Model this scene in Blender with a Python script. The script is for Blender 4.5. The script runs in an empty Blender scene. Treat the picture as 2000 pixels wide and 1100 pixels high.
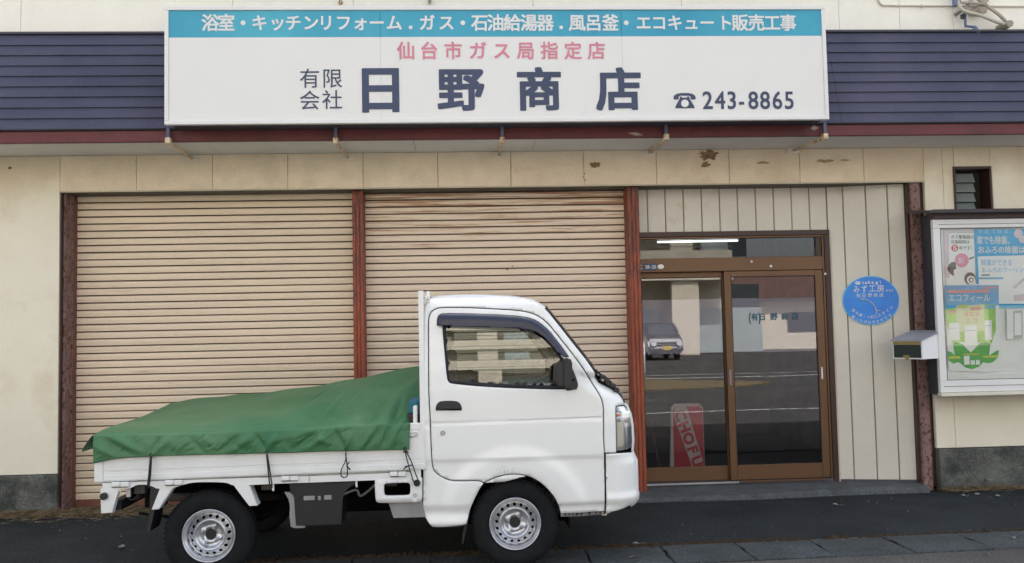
import bpy, bmesh, math, random
from mathutils import Vector, Matrix
from mathutils.geometry import delaunay_2d_cdt
random.seed(7)
S = bpy.context.scene
COL = S.collection

# ------------------------------------------------------------------ camera
YAW, PITCH, ROLL = math.radians(3.09), math.radians(3.17), math.radians(-1.20)
FPX = 1700.0
CAM = Vector((0.0, -7.5, 1.434))
fwd = Vector((math.sin(YAW)*math.cos(PITCH), math.cos(YAW)*math.cos(PITCH), math.sin(PITCH)))
rt0 = Vector((math.cos(YAW), -math.sin(YAW), 0)); up0 = rt0.cross(fwd)
RT = rt0*math.cos(ROLL) + up0*math.sin(ROLL)
UP = -rt0*math.sin(ROLL) + up0*math.cos(ROLL)
cam = bpy.data.cameras.new('camera'); camo = bpy.data.objects.new('camera', cam); COL.objects.link(camo)
camo.matrix_world = Matrix(((RT.x, UP.x, -fwd.x, CAM.x), (RT.y, UP.y, -fwd.y, CAM.y), (RT.z, UP.z, -fwd.z, CAM.z), (0, 0, 0, 1)))
cam.sensor_width = 36; cam.lens = 36*FPX/2000; cam.clip_end = 1000; cam.clip_start = .05
S.camera = camo

# ------------------------------------------------------------------ world, sun, exposure
SUN_EL, SUN_AZ = math.radians(56), math.radians(12)
W = bpy.data.worlds.new('World'); S.world = W; W.use_nodes = True
nt = W.node_tree; nt.nodes.clear()
sky = nt.nodes.new('ShaderNodeTexSky'); sky.sky_type = 'NISHITA'; sky.sun_disc = False
sky.sun_elevation = SUN_EL; sky.sun_rotation = SUN_AZ; sky.air_density = 1.0; sky.dust_density = 3.0; sky.ozone_density = 1.0
hs = nt.nodes.new('ShaderNodeHueSaturation'); hs.inputs['Saturation'].default_value = .35
bg = nt.nodes.new('ShaderNodeBackground'); bg.inputs['Strength'].default_value = .13
wo = nt.nodes.new('ShaderNodeOutputWorld')
nt.links.new(sky.outputs[0], hs.inputs['Color']); nt.links.new(hs.outputs[0], bg.inputs['Color']); nt.links.new(bg.outputs[0], wo.inputs['Surface'])
sl = bpy.data.lights.new('sun', 'SUN'); sl.energy = 4.0; sl.angle = math.radians(.6); sl.color = (1, .975, .94)
so = bpy.data.objects.new('sun', sl); COL.objects.link(so)
sd = Vector((math.sin(SUN_AZ)*math.cos(SUN_EL), math.cos(SUN_AZ)*math.cos(SUN_EL), math.sin(SUN_EL)))
so.rotation_euler = sd.to_track_quat('Z', 'Y').to_euler(); so.location = (0, -20, 20)
S.view_settings.view_transform = 'Standard'; S.view_settings.look = 'None'; S.view_settings.gamma = 1
S.view_settings.exposure = 1.80

# ------------------------------------------------------------------ measuring helper: a traced point -> metres on the plane Y
def at(px, py, Y):
    d = RT*((px-1000)/FPX) + UP*(-(py-550)/FPX) + fwd
    t = (Y-CAM.y)/d.y
    p = CAM + d*t
    return p.x, p.z

# ------------------------------------------------------------------ materials
def sock(n, *names):
    for k in names:
        if k in n.inputs: return n.inputs[k]
MATS = {}
def mat(name, col, rough=.6, metal=0, var=.12, scale=2.5, col2=None, thr=None, tscale=9, bump=0, bscale=60, coat=0, spec=.5, stretch=(1, 1, 1), emit=0, soft=.08, mottle=None, tdetail=8, grain=0, gscale=150, zgain=None):
    """paint: base colour, slow tonal variation, optional blotches of col2 (rust, dirt, eave shade) above the noise threshold thr, fine relief"""
    m = bpy.data.materials.new(name); m.use_nodes = True; t = m.node_tree; t.nodes.clear()
    o = t.nodes.new('ShaderNodeOutputMaterial'); b = t.nodes.new('ShaderNodeBsdfPrincipled')
    t.links.new(b.outputs[0], o.inputs[0])
    g = t.nodes.new('ShaderNodeNewGeometry'); mp = t.nodes.new('ShaderNodeMapping'); mp.inputs['Scale'].default_value = stretch
    t.links.new(g.outputs['Position'], mp.inputs['Vector'])
    n1 = t.nodes.new('ShaderNodeTexNoise'); n1.inputs['Scale'].default_value = scale; n1.inputs['Detail'].default_value = 6; n1.inputs['Roughness'].default_value = .6
    t.links.new(mp.outputs[0], n1.inputs['Vector'])
    r = t.nodes.new('ShaderNodeValToRGB'); c = col
    r.color_ramp.elements[0].position = .3; r.color_ramp.elements[1].position = .7
    r.color_ramp.elements[0].color = (*[x*(1-var) for x in c], 1)
    c1 = mottle or [min(1, x*(1+var)) for x in c]
    r.color_ramp.elements[1].color = (*c1, 1)
    t.links.new(n1.outputs['Fac'], r.inputs[0]); out = r.outputs[0]
    if col2:
        n2 = t.nodes.new('ShaderNodeTexNoise'); n2.inputs['Scale'].default_value = tscale; n2.inputs['Detail'].default_value = tdetail; n2.inputs['Roughness'].default_value = .65
        t.links.new(mp.outputs[0], n2.inputs['Vector'])
        r2 = t.nodes.new('ShaderNodeValToRGB'); r2.color_ramp.elements[0].position = thr-soft; r2.color_ramp.elements[1].position = thr+soft
        fac = n2.outputs['Fac']
        if zgain:   # col2 that grows towards one end (rust under the shutter box, weathered post heads, eave shade on the wall)
            sp_ = t.nodes.new('ShaderNodeSeparateXYZ'); t.links.new(g.outputs['Position'], sp_.inputs[0])
            mr = t.nodes.new('ShaderNodeMapRange'); mr.inputs['From Min'].default_value = zgain[0]; mr.inputs['From Max'].default_value = zgain[1]; mr.inputs['To Min'].default_value = 0; mr.inputs['To Max'].default_value = zgain[2]
            t.links.new(sp_.outputs['Z'], mr.inputs['Value']); ad = t.nodes.new('ShaderNodeMath'); ad.operation = 'ADD'; t.links.new(fac, ad.inputs[0]); t.links.new(mr.outputs[0], ad.inputs[1]); fac = ad.outputs[0]
        t.links.new(fac, r2.inputs[0])
        mx = t.nodes.new('ShaderNodeMixRGB'); t.links.new(r2.outputs[0], mx.inputs[0]); t.links.new(out, mx.inputs[1]); mx.inputs[2].default_value = (*col2, 1)
        out = mx.outputs[0]
    if grain:
        n4 = t.nodes.new('ShaderNodeTexNoise'); n4.inputs['Scale'].default_value = gscale; n4.inputs['Detail'].default_value = 3; n4.inputs['Roughness'].default_value = .7
        t.links.new(g.outputs['Position'], n4.inputs['Vector'])
        r4 = t.nodes.new('ShaderNodeValToRGB'); r4.color_ramp.elements[0].position = .35; r4.color_ramp.elements[1].position = .65
        r4.color_ramp.elements[0].color = (1-grain,)*3+(1,); r4.color_ramp.elements[1].color = (1+grain,)*3+(1,)
        t.links.new(n4.outputs['Fac'], r4.inputs[0])
        mm = t.nodes.new('ShaderNodeMixRGB'); mm.blend_type = 'MULTIPLY'; mm.inputs[0].default_value = 1
        t.links.new(out, mm.inputs[1]); t.links.new(r4.outputs[0], mm.inputs[2]); out = mm.outputs[0]
    t.links.new(out, b.inputs['Base Color'])
    b.inputs['Roughness'].default_value = rough; b.inputs['Metallic'].default_value = metal
    s = sock(b, 'Specular IOR Level', 'Specular');  s.default_value = spec
    if coat: sock(b, 'Coat Weight').default_value = coat; sock(b, 'Coat Roughness').default_value = .06
    if bump:
        n3 = t.nodes.new('ShaderNodeTexNoise'); n3.inputs['Scale'].default_value = bscale; n3.inputs['Detail'].default_value = 4
        t.links.new(mp.outputs[0], n3.inputs['Vector'])
        bp = t.nodes.new('ShaderNodeBump'); bp.inputs['Strength'].default_value = bump; bp.inputs['Distance'].default_value = .01
        t.links.new(n3.outputs['Fac'], bp.inputs['Height']); t.links.new(bp.outputs[0], b.inputs['Normal'])
    if emit:
        sock(b, 'Emission Color').default_value = (*col, 1); sock(b, 'Emission Strength').default_value = emit
    MATS[name] = m
    return m
def glass(name, tint=(.75, .8, .8), boost=1.7, rough=0.0, milk=0, milkcol=(.8, .8, .82), wav=.0):
    m = bpy.data.materials.new(name); m.use_nodes = True; t = m.node_tree; t.nodes.clear()
    o = t.nodes.new('ShaderNodeOutputMaterial'); tr = t.nodes.new('ShaderNodeBsdfTransparent'); tr.inputs[0].default_value = (*tint, 1)
    gl = t.nodes.new('ShaderNodeBsdfGlossy'); gl.inputs['Roughness'].default_value = rough
    fr = t.nodes.new('ShaderNodeFresnel'); fr.inputs['IOR'].default_value = 1.5
    mu = t.nodes.new('ShaderNodeMath'); mu.operation = 'MULTIPLY'; mu.inputs[1].default_value = boost; mu.use_clamp = True
    t.links.new(fr.outputs[0], mu.inputs[0])
    base = tr.outputs[0]
    if milk:
        df = t.nodes.new('ShaderNodeBsdfDiffuse'); df.inputs[0].default_value = (*milkcol, 1)
        m0 = t.nodes.new('ShaderNodeMixShader'); m0.inputs[0].default_value = milk
        t.links.new(base, m0.inputs[1]); t.links.new(df.outputs[0], m0.inputs[2]); base = m0.outputs[0]
    mx = t.nodes.new('ShaderNodeMixShader'); t.links.new(mu.outputs[0], mx.inputs[0]); t.links.new(base, mx.inputs[1]); t.links.new(gl.outputs[0], mx.inputs[2])
    if wav:
        g = t.nodes.new('ShaderNodeNewGeometry'); n = t.nodes.new('ShaderNodeTexNoise'); n.inputs['Scale'].default_value = 1.6; n.inputs['Detail'].default_value = 1
        t.links.new(g.outputs['Position'], n.inputs['Vector'])
        bp = t.nodes.new('ShaderNodeBump'); bp.inputs['Strength'].default_value = wav; bp.inputs['Distance'].default_value = .01
        t.links.new(n.outputs['Fac'], bp.inputs['Height']); t.links.new(bp.outputs[0], gl.inputs['Normal'])
    t.links.new(mx.outputs[0], o.inputs[0]); MATS[name] = m
    return m

M_wall = mat('cream_wall_paint', (.86, .80, .66), .85, var=.05, col2=(.72, .61, .46), thr=.66, tscale=1.6, soft=.12, zgain=(2.35, 2.9, .30), bump=.25, bscale=120, mottle=(.87, .815, .68), grain=.045, gscale=110)  # browner towards the eave: eave shade put into the colour along with dirt
M_lintel = mat('weathered_cream_board', (.76, .645, .495), .9, var=.12, scale=4, col2=(.62, .50, .36), thr=.62, tscale=2, bump=.3, bscale=120, grain=.10, gscale=90)
M_upper = mat('upper_cream_siding', (.86, .835, .75), .8, var=.03, bump=.1, bscale=90, grain=.03, gscale=90)
M_chip = mat('exposed_brown_board', (.24, .15, .09), .95, var=.5, scale=30, bump=.6, bscale=70)
M_chip2 = mat('faint_brown_stain', (.36, .25, .15), .95, var=.2, scale=20)
M_found = mat('mossy_concrete', (.115, .12, .11), .95, var=.45, scale=4, col2=(.038, .042, .04), thr=.55, tscale=3.5, bump=.6, bscale=60, grain=.35, gscale=70)
M_conc = mat('pale_step_concrete', (.085, .093, .10), .9, var=.3, scale=6, col2=(.06, .065, .06), thr=.6, tscale=7, bump=.5, bscale=90, grain=.35, gscale=70)
M_asph = mat('dark_asphalt', (.0185, .0245, .0285), .9, var=.45, scale=1.6, spec=.3, col2=(.05, .056, .062), thr=.64, tscale=160, bump=.9, bscale=220, tdetail=2, soft=.05, grain=.55, gscale=75)
M_road = mat('worn_road_asphalt', (.068, .066, .064), .88, var=.35, scale=1.2, col2=(.11, .105, .10), thr=.62, tscale=140, bump=.8, bscale=200, tdetail=2, soft=.05, grain=.45, gscale=75)
M_lid = mat('gutter_lid_concrete', (.050, .060, .067), .9, var=.4, scale=3, col2=(.022, .027, .03), thr=.56, tscale=45, bump=.7, bscale=150, grain=.40, gscale=80)
M_moss = mat('brown_moss', (.045, .028, .015), 1, var=.5, scale=40, bump=1, bscale=150)
M_straw = mat('dry_straw', (.20, .15, .085), .9, var=.4, scale=50)
M_shut = mat('beige_shutter_paint', (.81, .665, .505), .55, var=.07, scale=2, col2=(.62, .45, .30), thr=.68, tscale=6, stretch=(.35, 1, 4), bump=.08, bscale=50, grain=.04, gscale=60)
M_shut2 = mat('rust_streaked_shutter_paint', (.81, .665, .525), .55, var=.09, scale=2, col2=(.46, .25, .14), thr=.665, tscale=3, stretch=(.45, 1, 16), bump=.08, bscale=50, soft=.05, grain=.04, gscale=60, zgain=(2.0, 2.6, .14))
M_seam = mat('shutter_joint_grime', (.125, .072, .055), .8, var=.2)
M_redrail = mat('faded_red_rail', (.20, .075, .05), .7, var=.2, scale=6)
M_post = mat('red_brown_post_paint', (.32, .078, .040), .5, var=.25, scale=2, col2=(.125, .052, .045), thr=.60, tscale=7, stretch=(6, 6, 1), spec=.3, bump=.1, grain=.12, gscale=60, zgain=(1.3, 2.3, .12))
M_rust = mat('rusty_pitted_steel', (.25, .155, .145), .85, var=.3, scale=10, col2=(.10, .035, .012), thr=.56, tscale=42, bump=.9, bscale=90, stretch=(1, 1, .6), soft=.03)
M_slate = mat('slate_blue_siding', (.056, .062, .108), .65, var=.16, scale=1.6, bump=.15, bscale=150, mottle=(.075, .075, .122), spec=.3, grain=.10, gscale=60)
M_fascia = mat('dark_red_fascia', (.11, .018, .022), .55, var=.25, scale=4, grain=.15, gscale=50)
M_soffit = mat('grey_soffit_board', (.78, .78, .76), .85, var=.05, grain=.03, gscale=70)
M_dark = mat('dark_joint', (.02, .018, .018), .9, var=.1)
M_signw = mat('sign_white_panel', (.76, .76, .75), .35, var=.015, spec=.3)
M_alu = mat('pale_aluminium_frame', (.74, .74, .74), .4, metal=0, var=.03)
M_dalu = mat('dark_sign_case', (.06, .06, .075), .6, var=.2)
M_band = mat('cyan_blue_band', (.015, .30, .50), .4, var=.10, scale=1.0, mottle=(.06, .42, .56))
M_navy = mat('navy_letter_film', (.038, .055, .118), .5, var=.08, scale=3)
M_pink = mat('faded_pink_letter_film', (.64, .22, .30), .5, var=.08)
M_wlet = mat('white_letter_film', (.72, .74, .74), .5, var=.02)
M_steelr = mat('rust_stained_white_bar', (.74, .60, .42), .7, var=.25, scale=14, col2=(.25, .13, .06), thr=.58, tscale=20)
M_plate = mat('pale_bracket_plate', (.74, .70, .60), .8, var=.1)
M_panel = mat('cream_ribbed_panel', (.68, .64, .56), .6, var=.05, scale=2, bump=.06, bscale=60, col2=(.5, .45, .36), thr=.7, tscale=3, grain=.03, gscale=80)
M_bronze = mat('bronze_door_aluminium', (.145, .073, .034), .42, metal=.3, var=.08, scale=3)
M_dbronze = mat('dark_brown_frame', (.045, .018, .014), .45, var=.2)
M_steel = mat('worn_steel', (.55, .56, .58), .35, metal=.9, var=.1)
M_door_gl = glass('shop_door_glass', (.84, .84, .86), 2.1, wav=.035)
M_trans_gl = glass('transom_glass', (.8, .82, .84), 1.3, wav=.05)
M_film = glass('frosted_window_film', (.75, .75, .78), 1.2, milk=.85, milkcol=(.60, .56, .64))
M_car_gl = glass('cab_window_glass', (.56, .63, .60), 3.3, wav=.004)
M_scr_gl = glass('windscreen_glass', (.5, .55, .5), 2.0)
M_room = mat('dim_shop_wall', (.30, .26, .22), .9, var=.3, scale=2)
M_roomf = mat('shop_floor', (.20, .17, .15), .8)
M_tube = mat('lit_fluorescent_tube', (1.0, 1.0, .92), .5, var=0, emit=.75)
M_red = mat('red_sign_film', (.62, .035, .05), .5, var=.1)
M_cream = mat('cream_sign_film', (.72, .64, .56), .5, var=.05)
M_wood = mat('pale_wood', (.22, .15, .09), .7)
M_plateb = mat('dark_blue_enamel', (.010, .045, .12), .35, var=.1)
M_blue = mat('bright_blue_enamel', (.002, .18, .84), .3, var=.12, scale=8, mottle=(.01, .27, .80))
M_lblue = mat('pale_blue_glow_print', (.10, .48, .86), .3, var=.2, scale=10)
M_cyan = mat('pale_cyan_print', (.25, .62, .85), .4, var=.05)
M_white = mat('white_truck_paint', (.80, .815, .82), .28, var=.012, col2=(.66, .64, .60), thr=.73, tscale=10, soft=.08, zgain=(.45, .25, .09), coat=.6, spec=.5)
M_white2 = mat('white_bed_paint', (.76, .775, .78), .38, var=.04, scale=6, spec=.5, col2=(.62, .58, .48), thr=.75, tscale=14)
M_seal = mat('black_door_seal', (.012, .014, .02), .7, var=.1)
M_blk = mat('black_plastic', (.013, .014, .018), .45, var=.2)
M_undr = mat('underbody_black', (.006, .006, .006), .95, spec=.2, var=.4, scale=10)
M_undb = mat('underbody_brown_grey', (.05, .042, .035), .85, var=.4, scale=8)
M_batt = mat('dark_battery_cover', (.008, .010, .014), .5, var=.2)
M_grey = mat('grey_metal_plate', (.25, .255, .26), .6, var=.15, scale=8)
M_tyre = mat('worn_tyre_rubber', (.009, .010, .012), .85, spec=.25, var=.3, scale=12, bump=.25, bscale=60, grain=.2, gscale=70)
M_rim = mat('silver_steel_wheel_paint', (.55, .57, .62), .30, metal=.85, var=.12, scale=10, col2=(.2, .17, .14), thr=.72, tscale=30)
M_visor = mat('navy_smoked_visor', (.006, .012, .042), .3, var=.1, coat=.15)
M_tarp = mat('green_vinyl_tarp', (.032, .165, .065), .5, var=.2, scale=1.7, bump=.30, bscale=17, mottle=(.085, .195, .095), spec=.4, grain=.06, gscale=90)
M_cord = mat('black_rubber_cord', (.008, .009, .012), .6)
M_lens = glass('headlight_lens', (.95, .96, .97), .7)
M_chrome = mat('reflector_chrome', (.72, .73, .75), .3, metal=.35, var=.05)
M_amber = mat('amber_bulb', (.75, .17, .02), .3)
M_seat = mat('grey_seat_cloth', (.05, .055, .06), .9)
M_dash = mat('grey_dashboard', (.14, .145, .15), .7)
M_dirt = mat('black_scuff', (.035, .035, .03), .9)
M_teal = mat('teal_tarp_edge', (.01, .13, .20), .6)
M_brd = mat('noticeboard_dark_steel', (.026, .026, .035), .5, var=.3)
M_brd2 = mat('noticeboard_dark_brown', (.055, .032, .034), .5, var=.25)
M_back = mat('noticeboard_backing', (.86, .87, .85), .8, var=.08, scale=3)
M_pgreen = mat('poster_green', (.10, .46, .08), .6, var=.15, scale=10)
M_plime = mat('poster_lime', (.38, .66, .16), .6, var=.15, scale=10)
M_psky = mat('poster_sky_blue', (.20, .45, .72), .6, var=.15, scale=6)
M_pcyan = mat('poster_bright_blue', (.01, .38, .72), .6, var=.06)
M_ppink = mat('poster_pink', (.80, .30, .46), .6)
M_ppale = mat('poster_pale_paper', (.88, .89, .88), .7, var=.05)
M_plilac = mat('poster_lilac', (.70, .60, .66), .7)
M_pred = mat('poster_red', (.68, .05, .05), .6)
M_psal = mat('poster_salmon', (.78, .36, .30), .6)
M_pgrey = mat('poster_grey', (.14, .15, .13), .6)
M_pyel = mat('poster_yellow', (.60, .62, .05), .6)
M_pink2 = mat('poster_ink', (.10, .11, .11), .6)
M_pteal = mat('door_letter_teal', (.008, .075, .12), .5)
M_case_gl = glass('noticeboard_glass', (.97, .98, .98), .8)
M_mbw = mat('mailbox_white', (.82, .83, .85), .5, var=.04)
M_mbg = mat('mailbox_grey_lid', (.32, .33, .38), .5, var=.15)
M_mbd = mat('mailbox_dark_flap', (.018, .028, .027), .35)
M_gold = mat('tarnished_brass', (.33, .25, .10), .45, metal=.5)
M_pipe = mat('aged_pipe_cover', (.36, .31, .26), .8, var=.2, scale=12)
M_pipe2 = mat('grey_wall_conduit', (.52, .48, .40), .8, var=.1)
M_bluepvc = mat('blue_grey_pvc', (.16, .20, .32), .5, var=.15)

# ------------------------------------------------------------------ builders
ORG = {}
def tag(o, label=None, cat=None, group=None, kind=None):
    if label: o['label'] = label
    if cat: o['category'] = cat
    if group: o['group'] = group
    if kind: o['kind'] = kind
    return o
def thing(name, loc=(0, 0, 0), label=None, cat=None, group=None, kind=None):
    o = bpy.data.objects.new(name, None); COL.objects.link(o); o.location = loc; o.empty_display_size = .1
    ORG[o] = Vector(loc); return tag(o, label, cat, group, kind)
def org(p): return ORG.get(p, Vector((0, 0, 0)))
def link(name, me, m, parent=None, smooth=False, mats=None):
    for x in (mats or [m]): me.materials.append(x)
    if smooth:
        for p in me.polygons: p.use_smooth = True
    o = bpy.data.objects.new(name, me); COL.objects.link(o)
    if parent:
        o.parent = parent; ORG[o] = org(parent)
    return o
def mesh(name, vs, fs, m, parent=None, smooth=False, mats=None, idx=None):
    og = org(parent) if parent else Vector((0, 0, 0))
    me = bpy.data.meshes.new(name); me.from_pydata([Vector(v)-og for v in vs], [], fs)
    if idx:
        for p, i in zip(me.polygons, idx): p.material_index = i
    me.update()
    return link(name, me, m, parent, smooth, mats)
def from_bm(name, bm, m, parent=None, smooth=False, mats=None):
    og = org(parent) if parent else Vector((0, 0, 0))
    for v in bm.verts: v.co -= og
    bmesh.ops.recalc_face_normals(bm, faces=bm.faces)
    me = bpy.data.meshes.new(name); bm.to_mesh(me); bm.free()
    return link(name, me, m, parent, smooth, mats)
def bx(bm, x0, x1, y0, y1, z0, z1, bev=0, mi=0):
    vs = [bm.verts.new(p) for p in ((x0, y0, z0), (x1, y0, z0), (x1, y1, z0), (x0, y1, z0), (x0, y0, z1), (x1, y0, z1), (x1, y1, z1), (x0, y1, z1))]
    fs = [bm.faces.new([vs[i] for i in f]) for f in ((3, 2, 1, 0), (4, 5, 6, 7), (0, 1, 5, 4), (2, 3, 7, 6), (1, 2, 6, 5), (3, 0, 4, 7))]
    for f in fs: f.material_index = mi
    if bev:
        es = list({e for f in fs for e in f.edges})
        bmesh.ops.bevel(bm, geom=es, offset=bev, segments=1, affect='EDGES', clamp_overlap=True)
def box(name, x0, x1, y0, y1, z0, z1, m, parent=None, bev=0):
    bm = bmesh.new(); bx(bm, x0, x1, y0, y1, z0, z1, bev); return from_bm(name, bm, m, parent)
def hexa(name, pts, m, parent=None, smooth=False):
    """eight corners: front quad (4) then back quad (4)"""
    return mesh(name, pts, [(0, 1, 2, 3), (7, 6, 5, 4), (0, 4, 5, 1), (1, 5, 6, 2), (2, 6, 7, 3), (3, 7, 4, 0)], m, parent, smooth)
def prism(name, poly, y0, y1, m, parent=None, bev=0, bm=None, mi=0):
    """polygon in X,Z extruded between two Y"""
    own = bm is None
    if own: bm = bmesh.new()
    a = [bm.verts.new((x, y0, z)) for x, z in poly]; b = [bm.verts.new((x, y1, z)) for x, z in poly]
    n = len(poly); fs = [bm.faces.new(a), bm.faces.new(b[::-1])]
    for i in range(n): fs.append(bm.faces.new((a[i], b[i], b[(i+1) % n], a[(i+1) % n])))
    for f in fs: f.material_index = mi
    if bev: bmesh.ops.bevel(bm, geom=[e for e in fs[0].edges], offset=bev, segments=2, affect='EDGES', clamp_overlap=True)
    if own: return from_bm(name, bm, m, parent)
def tube(bm, pts, r, seg=8, cap=True, mi=0):
    pts = [Vector(p) for p in pts]; rings = []
    prev = None
    for i, p in enumerate(pts):
        d = (pts[min(i+1, len(pts)-1)]-pts[max(i-1, 0)]).normalized()
        a = d.cross(Vector((0, 0, 1)))
        if a.length < .1: a = d.cross(Vector((1, 0, 0)))
        a.normalize()
        if prev is not None and a.dot(prev) < 0 and abs(a.dot(prev)) > .5: a = -a
        prev = a; b = d.cross(a); rr = r[i] if isinstance(r, (list, tuple)) else r
        rings.append([bm.verts.new(p+(a*math.cos(k*2*math.pi/seg)+b*math.sin(k*2*math.pi/seg))*rr) for k in range(seg)])
    for q, s in zip(rings, rings[1:]):
        for k in range(seg):
            f = bm.faces.new((q[k], q[(k+1) % seg], s[(k+1) % seg], s[k])); f.smooth = True; f.material_index = mi
    if cap:
        bm.faces.new(rings[0]).material_index = mi; bm.faces.new(rings[-1][::-1]).material_index = mi
def tubeo(name, pts, r, m, parent=None, seg=8):
    bm = bmesh.new(); tube(bm, pts, r, seg); return from_bm(name, bm, m, parent)
def smoothpath(p, n=6):
    p = [Vector(x) for x in p]; out = []
    for i in range(len(p)-1):
        a, b, c, d = p[max(i-1, 0)], p[i], p[i+1], p[min(i+2, len(p)-1)]
        for k in range(n):
            t = k/n
            out.append(.5*((2*b)+(-a+c)*t+(2*a-5*b+4*c-d)*t*t+(-a+3*b-3*c+d)*t**3))
    out.append(p[-1]); return out
def copy_of(o, parent, loc=None, name=None):
    c = o.copy(); COL.objects.link(c); c.parent = parent; ORG[c] = org(parent)
    if loc is not None: c.location = loc
    return c
def disc(bm, c, r, n=24, ax='Y', th=.004, mi=0):
    a = []; b = []
    for k in range(n):
        t = k*2*math.pi/n; u, v = r*math.cos(t), r*math.sin(t)
        a.append(bm.verts.new((c[0]+u, c[1], c[2]+v))); b.append(bm.verts.new((c[0]+u, c[1]+th, c[2]+v)))
    fs = [bm.faces.new(a), bm.faces.new(b[::-1])]+[bm.faces.new((a[k], b[k], b[(k+1) % n], a[(k+1) % n])) for k in range(n)]
    for f in fs: f.material_index = mi

# ------------------------------------------------------------------ lettering
GC = {}
def glyph(ch):
    k = ch
    if k in GC: return GC[k]
    c = bpy.data.curves.new('g', 'FONT'); c.body = ch; c.size = 1; c.resolution_u = 3; c.fill_mode = 'FRONT'
    o = bpy.data.objects.new('g', c); COL.objects.link(o)
    bpy.context.view_layer.update()
    dg = bpy.context.evaluated_depsgraph_get(); me = bpy.data.meshes.new_from_object(o.evaluated_get(dg))
    vs = [(v.co.x, v.co.y) for v in me.vertices]; fs = [tuple(p.vertices) for p in me.polygons]
    bpy.data.objects.remove(o); bpy.data.curves.remove(c); bpy.data.meshes.remove(me)
    if vs:
        xs = [v[0] for v in vs]; ys = [v[1] for v in vs]; bb = (min(xs), max(xs), min(ys), max(ys))
    else: bb = (0, .3, 0, .7)
    GC[k] = (vs, fs, bb); return GC[k]
def letters(name, items, place, m, parent, off=0.0):
    """items: (char, cx, cy, width, height, angle) placed by centre; CJK box .94 x .92 em; place maps (u,v)->world"""
    V = []; Fc = []
    for ch, cx, cy, w, h, ang in items:
        vs, fs, bb = glyph(ch)
        if not vs: continue
        shifts = [(0, 0)] if off <= 0 else [(off*a_, off*b_) for a_, b_ in ((1, .9), (-1, .9), (1, -.9), (-1, -.9), (0, 1), (0, -1), (1, 0), (-1, 0))]
        cjk = ord(ch) > 0x2e00 or ch == '・'
        if cjk: ox, oy, sx, sy = .5, .38, w/.94, h/.92
        else: ox, oy = (bb[0]+bb[1])/2, .345; sx, sy = w, h/.69
        if not cjk: sx = w/(.5)*1.0 if w else sy
        ca, sa = math.cos(ang), math.sin(ang)
        for q, (dx_, dy_) in enumerate(shifts):   # heavier strokes: the print is laid several times, each a hair in front
            b0 = len(V)
            for x, y in vs:
                u, v = (x-ox+dx_)*sx, (y-oy+dy_)*sy
                p = place(cx+u*ca-v*sa, cy+u*sa+v*ca); V.append((p[0], p[1]-.00006*q, p[2]))
            Fc += [tuple(b0+i for i in f) for f in fs]
    return mesh(name, V, Fc, m, parent)
def row(s, x0, x1, z, w, h):
    """characters of s spread so that first starts at x0 and last ends at x1"""
    n = len(s)
    return [(c, (x0+w/2)+(x1-x0-w)*(i/(n-1) if n > 1 else 0), z, w, h, 0) for i, c in enumerate(s) if c != ' ']
def flat(Y): return lambda u, v: (u, Y, v)

# ================================================================== GROUND
def gz(x, y):
    k = max(0, min(1, (y+2.2)/2.2)); x = max(-5, min(5, x))
    return (-.02+.010*x)*(1-k) + (-.025-.006*x)*k
xs = [-60, -30, -15, -8]+[-6+.4*i for i in range(31)]+[8, 15, 30, 60]
ys = [-90, -60, -40, -30, -22, -16, -12, -9, -7, -5, -4, -3, -2.6, -2.2]
vs = [(x, y, gz(x, y)-(.0)) for y in ys for x in xs]; nx = len(xs)
mesh('road', vs, [(j*nx+i, j*nx+i+1, (j+1)*nx+i+1, (j+1)*nx+i) for j in range(len(ys)-1) for i in range(nx-1)], M_road)['kind'] = 'structure'
# ground apron between gutter lids and the building (asphalt), and everything under / beside the building
ys2 = [-1.70, -1.5, -1.3, -1.1, -.9, -.7, -.5, -.3, -.1, .1, .3, 6, 40]
xs2 = xs
vs = [(x, y, gz(x, y)+.012*math.sin(x*1.7+y*3)*(1 if -1.6 < y < -.2 else 0)*.6) for y in ys2 for x in xs2]
mesh('asphalt_apron', vs, [(j*nx+i, j*nx+i+1, (j+1)*nx+i+1, (j+1)*nx+i) for j in range(len(ys2)-1) for i in range(nx-1)], M_asph)['kind'] = 'structure'
# gutter: bed below and single lids
gut = thing('roadside_gutter', (0, -1.95, 0), kind='structure')
box('gutter_trough', -60, 60, -2.22, -1.68, -.45, -.11, M_dark, gut)
x = -6.25; first = None; k = 0
while x < 7:
    y0, y1 = -2.185, -1.735
    bm = bmesh.new(); w = .494
    # lid with a lifting notch at both short ends
    nd = .016; nh = .05
    poly = [(x, y0), (x+w, y0), (x+w, y0+.12), (x+w-nd, y0+.13), (x+w-nd, y1-.20), (x+w, y1-.19), (x+w, y1), (x, y1), (x, y1-.10), (x+nd, y1-.11), (x+nd, y1-.20), (x, y1-.21)]
    tz = random.uniform(-.003, .004); ax = random.uniform(-.004, .004)
    a = [bm.verts.new((px_, py_, gz(px_, py_)+.006+tz+ax*(py_+1.95)*3)) for px_, py_ in poly]; b = [bm.verts.new((px_, py_, gz(px_, py_)-.10)) for px_, py_ in poly]
    bm.faces.new(a); bm.faces.new(b[::-1])
    for i in range(len(poly)): bm.faces.new((a[i], a[(i+1) % len(a)], b[(i+1) % len(a)], b[i]))
    bmesh.ops.bevel(bm, geom=[e for e in bm.edges if abs(e.verts[0].co.z-e.verts[1].co.z) < .05 and e.verts[0].co.z > -.09], offset=.006, segments=1, affect='EDGES', clamp_overlap=True)
    from_bm('gutter_lid', bm, M_lid, gut); x += .5
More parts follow.
